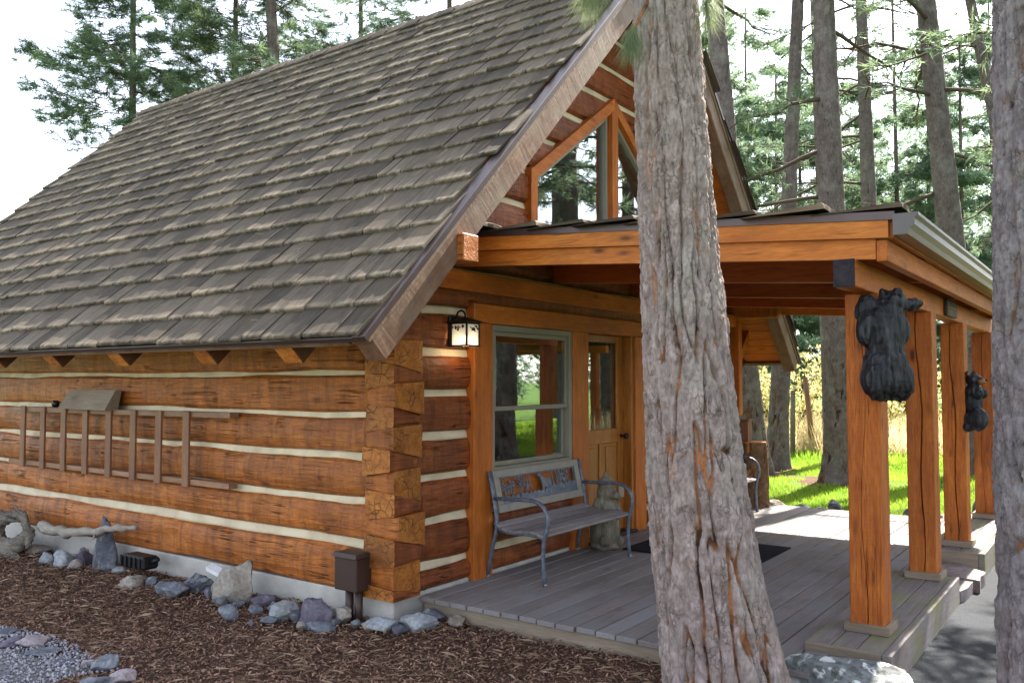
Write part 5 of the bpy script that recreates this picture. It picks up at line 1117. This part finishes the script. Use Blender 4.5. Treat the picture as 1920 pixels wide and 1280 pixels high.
# ================================================================ carved bears and the sign
m2, V, N = blob([((.05, 0, .12), (.115, .148, .125)), ((.07, .07, .11), (.10, .085, .12)), ((.075, -.07, .12), (.10, .085, .125)), ((.055, 0, .20), (.108, .136, .13)), ((.05, 0, .31), (.094, .110, .16)), ((.05, 0, .38), (.096, .126, .16)), ((.05, -.005, .44), (.092, .134, .12)), ((.035, -.11, .42), (.062, .058, .11)), ((.0, -.085, .53), (.05, .062, .10), (0, .12, 0)), ((.03, .115, .42), (.06, .052, .11)), ((.05, .02, .52), (.078, .095, .09)), ((.055, .05, .575), (.076, .085, .068)), ((.09, .155, .560), (.042, .072, .037), (.15, 0, 0)), ((.04, .0, .632), (.024, .024, .024)), ((.075, .08, .638), (.024, .024, .022))], .0065, it=6)
carve(m2, V, N, (60, 60, 8), .009, 2); b_ = thing('carved_bear', 'big black carved wooden bear climbing the nearest porch post, seen from behind', 'bear carving', (2.985, 1.03, 1.43)); o = link('body', m2, None, M['bear']); o.location = (2.985, 1.005, 1.435); o.rotation_euler = (0, 0, R(-42)); adopt(o, b_)
m2, V, N = blob([((.07, 0, .10), (.105, .11, .10)), ((.11, -.05, .10), (.085, .07, .11)), ((.055, 0, .25), (.075, .09, .13)), ((.06, 0, .34), (.08, .095, .08)), ((.11, -.05, .33), (.055, .04, .05), (0, .5, 0)), ((.11, .05, .33), (.055, .04, .05), (0, .5, 0)), ((.06, 0, .455), (.065, .07, .06)), ((.03, -.055, .51), (.022, .025, .025)), ((.05, .055, .51), (.022, .025, .025)), ((.12, -.01, .445), (.045, .035, .03)), ((.03, -.06, .03), (.05, .04, .05))], .008, it=3)
carve(m2, V, N, (46, 46, 9), .005, 4); b_ = thing('carved_bear', 'small black carved bear with tan muzzle on the third porch post', 'bear carving', (2.985, 4.40, 1.10)); o = link('body', m2, None, M['bear']); o.location = (2.975, 4.40, 1.10); o.rotation_euler = (0, 0, R(-12)); adopt(o, b_)
def local_blob(parts, nm, mt, vox=.006):
    m2, V, N = blob(parts, vox); m2.polygons.foreach_set('use_smooth', np.ones(len(m2.polygons), bool)); o = link(nm, m2, None, mt); o.location = (2.975, 4.40, 1.10); o.rotation_euler = (0, 0, R(-12)); adopt(o, b_)
local_blob([((.135, -.014, .438), (.042, .034, .027))], 'muzzle', M['muzzle']); local_blob([((.176, -.014, .45), (.013, .016, .011))], 'nose', M['black'], .004); local_blob([((.042, -.068, .508), (.014, .014, .016))], 'ear', M['muzzle'], .004)
sg = thing('wooden_sign', 'small dark brown sign with worn tan lettering on the porch beam', 'sign', (2.97, 3.62, 2.08)); box('board', plain('dark_sign_board', (.035, .024, .018), .6, nscale=14, bump=.3), sg, 2.955, 2.985, 3.42, 3.90, 2.086, 2.222, .004)
tm = plain('worn_tan_paint', (.36, .22, .12), .8, nscale=40); r = random.Random(12); m = MB()
for row, (a, e, z, h) in enumerate(((3.45, 3.50, 2.19, .014), (3.45, 3.86, 2.158, .016), (3.45, 3.86, 2.128, .016), (3.55, 3.60, 2.103, .010))):
    y = a
    while y < e:
        w = r.uniform(.010, .024)
        if r.random() < .8:
            k = r.randrange(3)
            if k == 0: m.box(2.9855, 2.987, y, y+.005, z-h/2, z+h/2)
            elif k == 1: m.box(2.9855, 2.987, y, y+w, z-h/2, z-h/2+.004).box(2.9855, 2.987, y, y+.005, z-h/2+.004, z+h/2)
            else: m.box(2.9855, 2.987, y, y+w, z+h/2-.004, z+h/2).box(2.9855, 2.987, y+w-.005, y+w, z-h/2, z+h/2-.004)
        y += w+.008
m.obj('lettering', tm, sg)
o = MB().tube([(2.93, 1.95, 2.073), (2.93, 1.95, 2.045), (2.93, 1.965, 2.03), (2.93, 1.985, 2.035), (2.93, 1.99, 2.05)], .004, 6).obj('hook', M['black'], None, True); tag(o, 'small metal hook under the porch beam near the big carved bear', 'hook')

# ================================================================ shelter across the path (seen mirrored in the glass)
sh = thing('shelter', 'open timber shelter across the path, mirrored in the cabin window', 'shelter', (9.3, 14.9, -.15))
for x, y in ((7.6, 13.6), (7.6, 16.2), (11.0, 13.6), (11.0, 16.2)): box('post', M['post'], sh, x-.1, x+.1, y-.1, y+.1, -.2, 2.3)
for y in (13.6, 16.2): box('beam', M['orange_x'], sh, 7.2, 11.4, y-.08, y+.08, 2.301, 2.5)
for s in (-1, 1): MB().add([(7.1, 14.9, 3.6), (11.5, 14.9, 3.6), (11.5, 14.9+s*2.0, 2.42), (7.1, 14.9+s*2.0, 2.42), (7.1, 14.9, 3.7), (11.5, 14.9, 3.7), (11.5, 14.9+s*2.0, 2.52), (7.1, 14.9+s*2.0, 2.52)], [(0, 3, 2, 1), (4, 5, 6, 7), (0, 1, 5, 4), (1, 2, 6, 5), (2, 3, 7, 6), (3, 0, 4, 7)]).obj('roof', M['shingle'], sh)
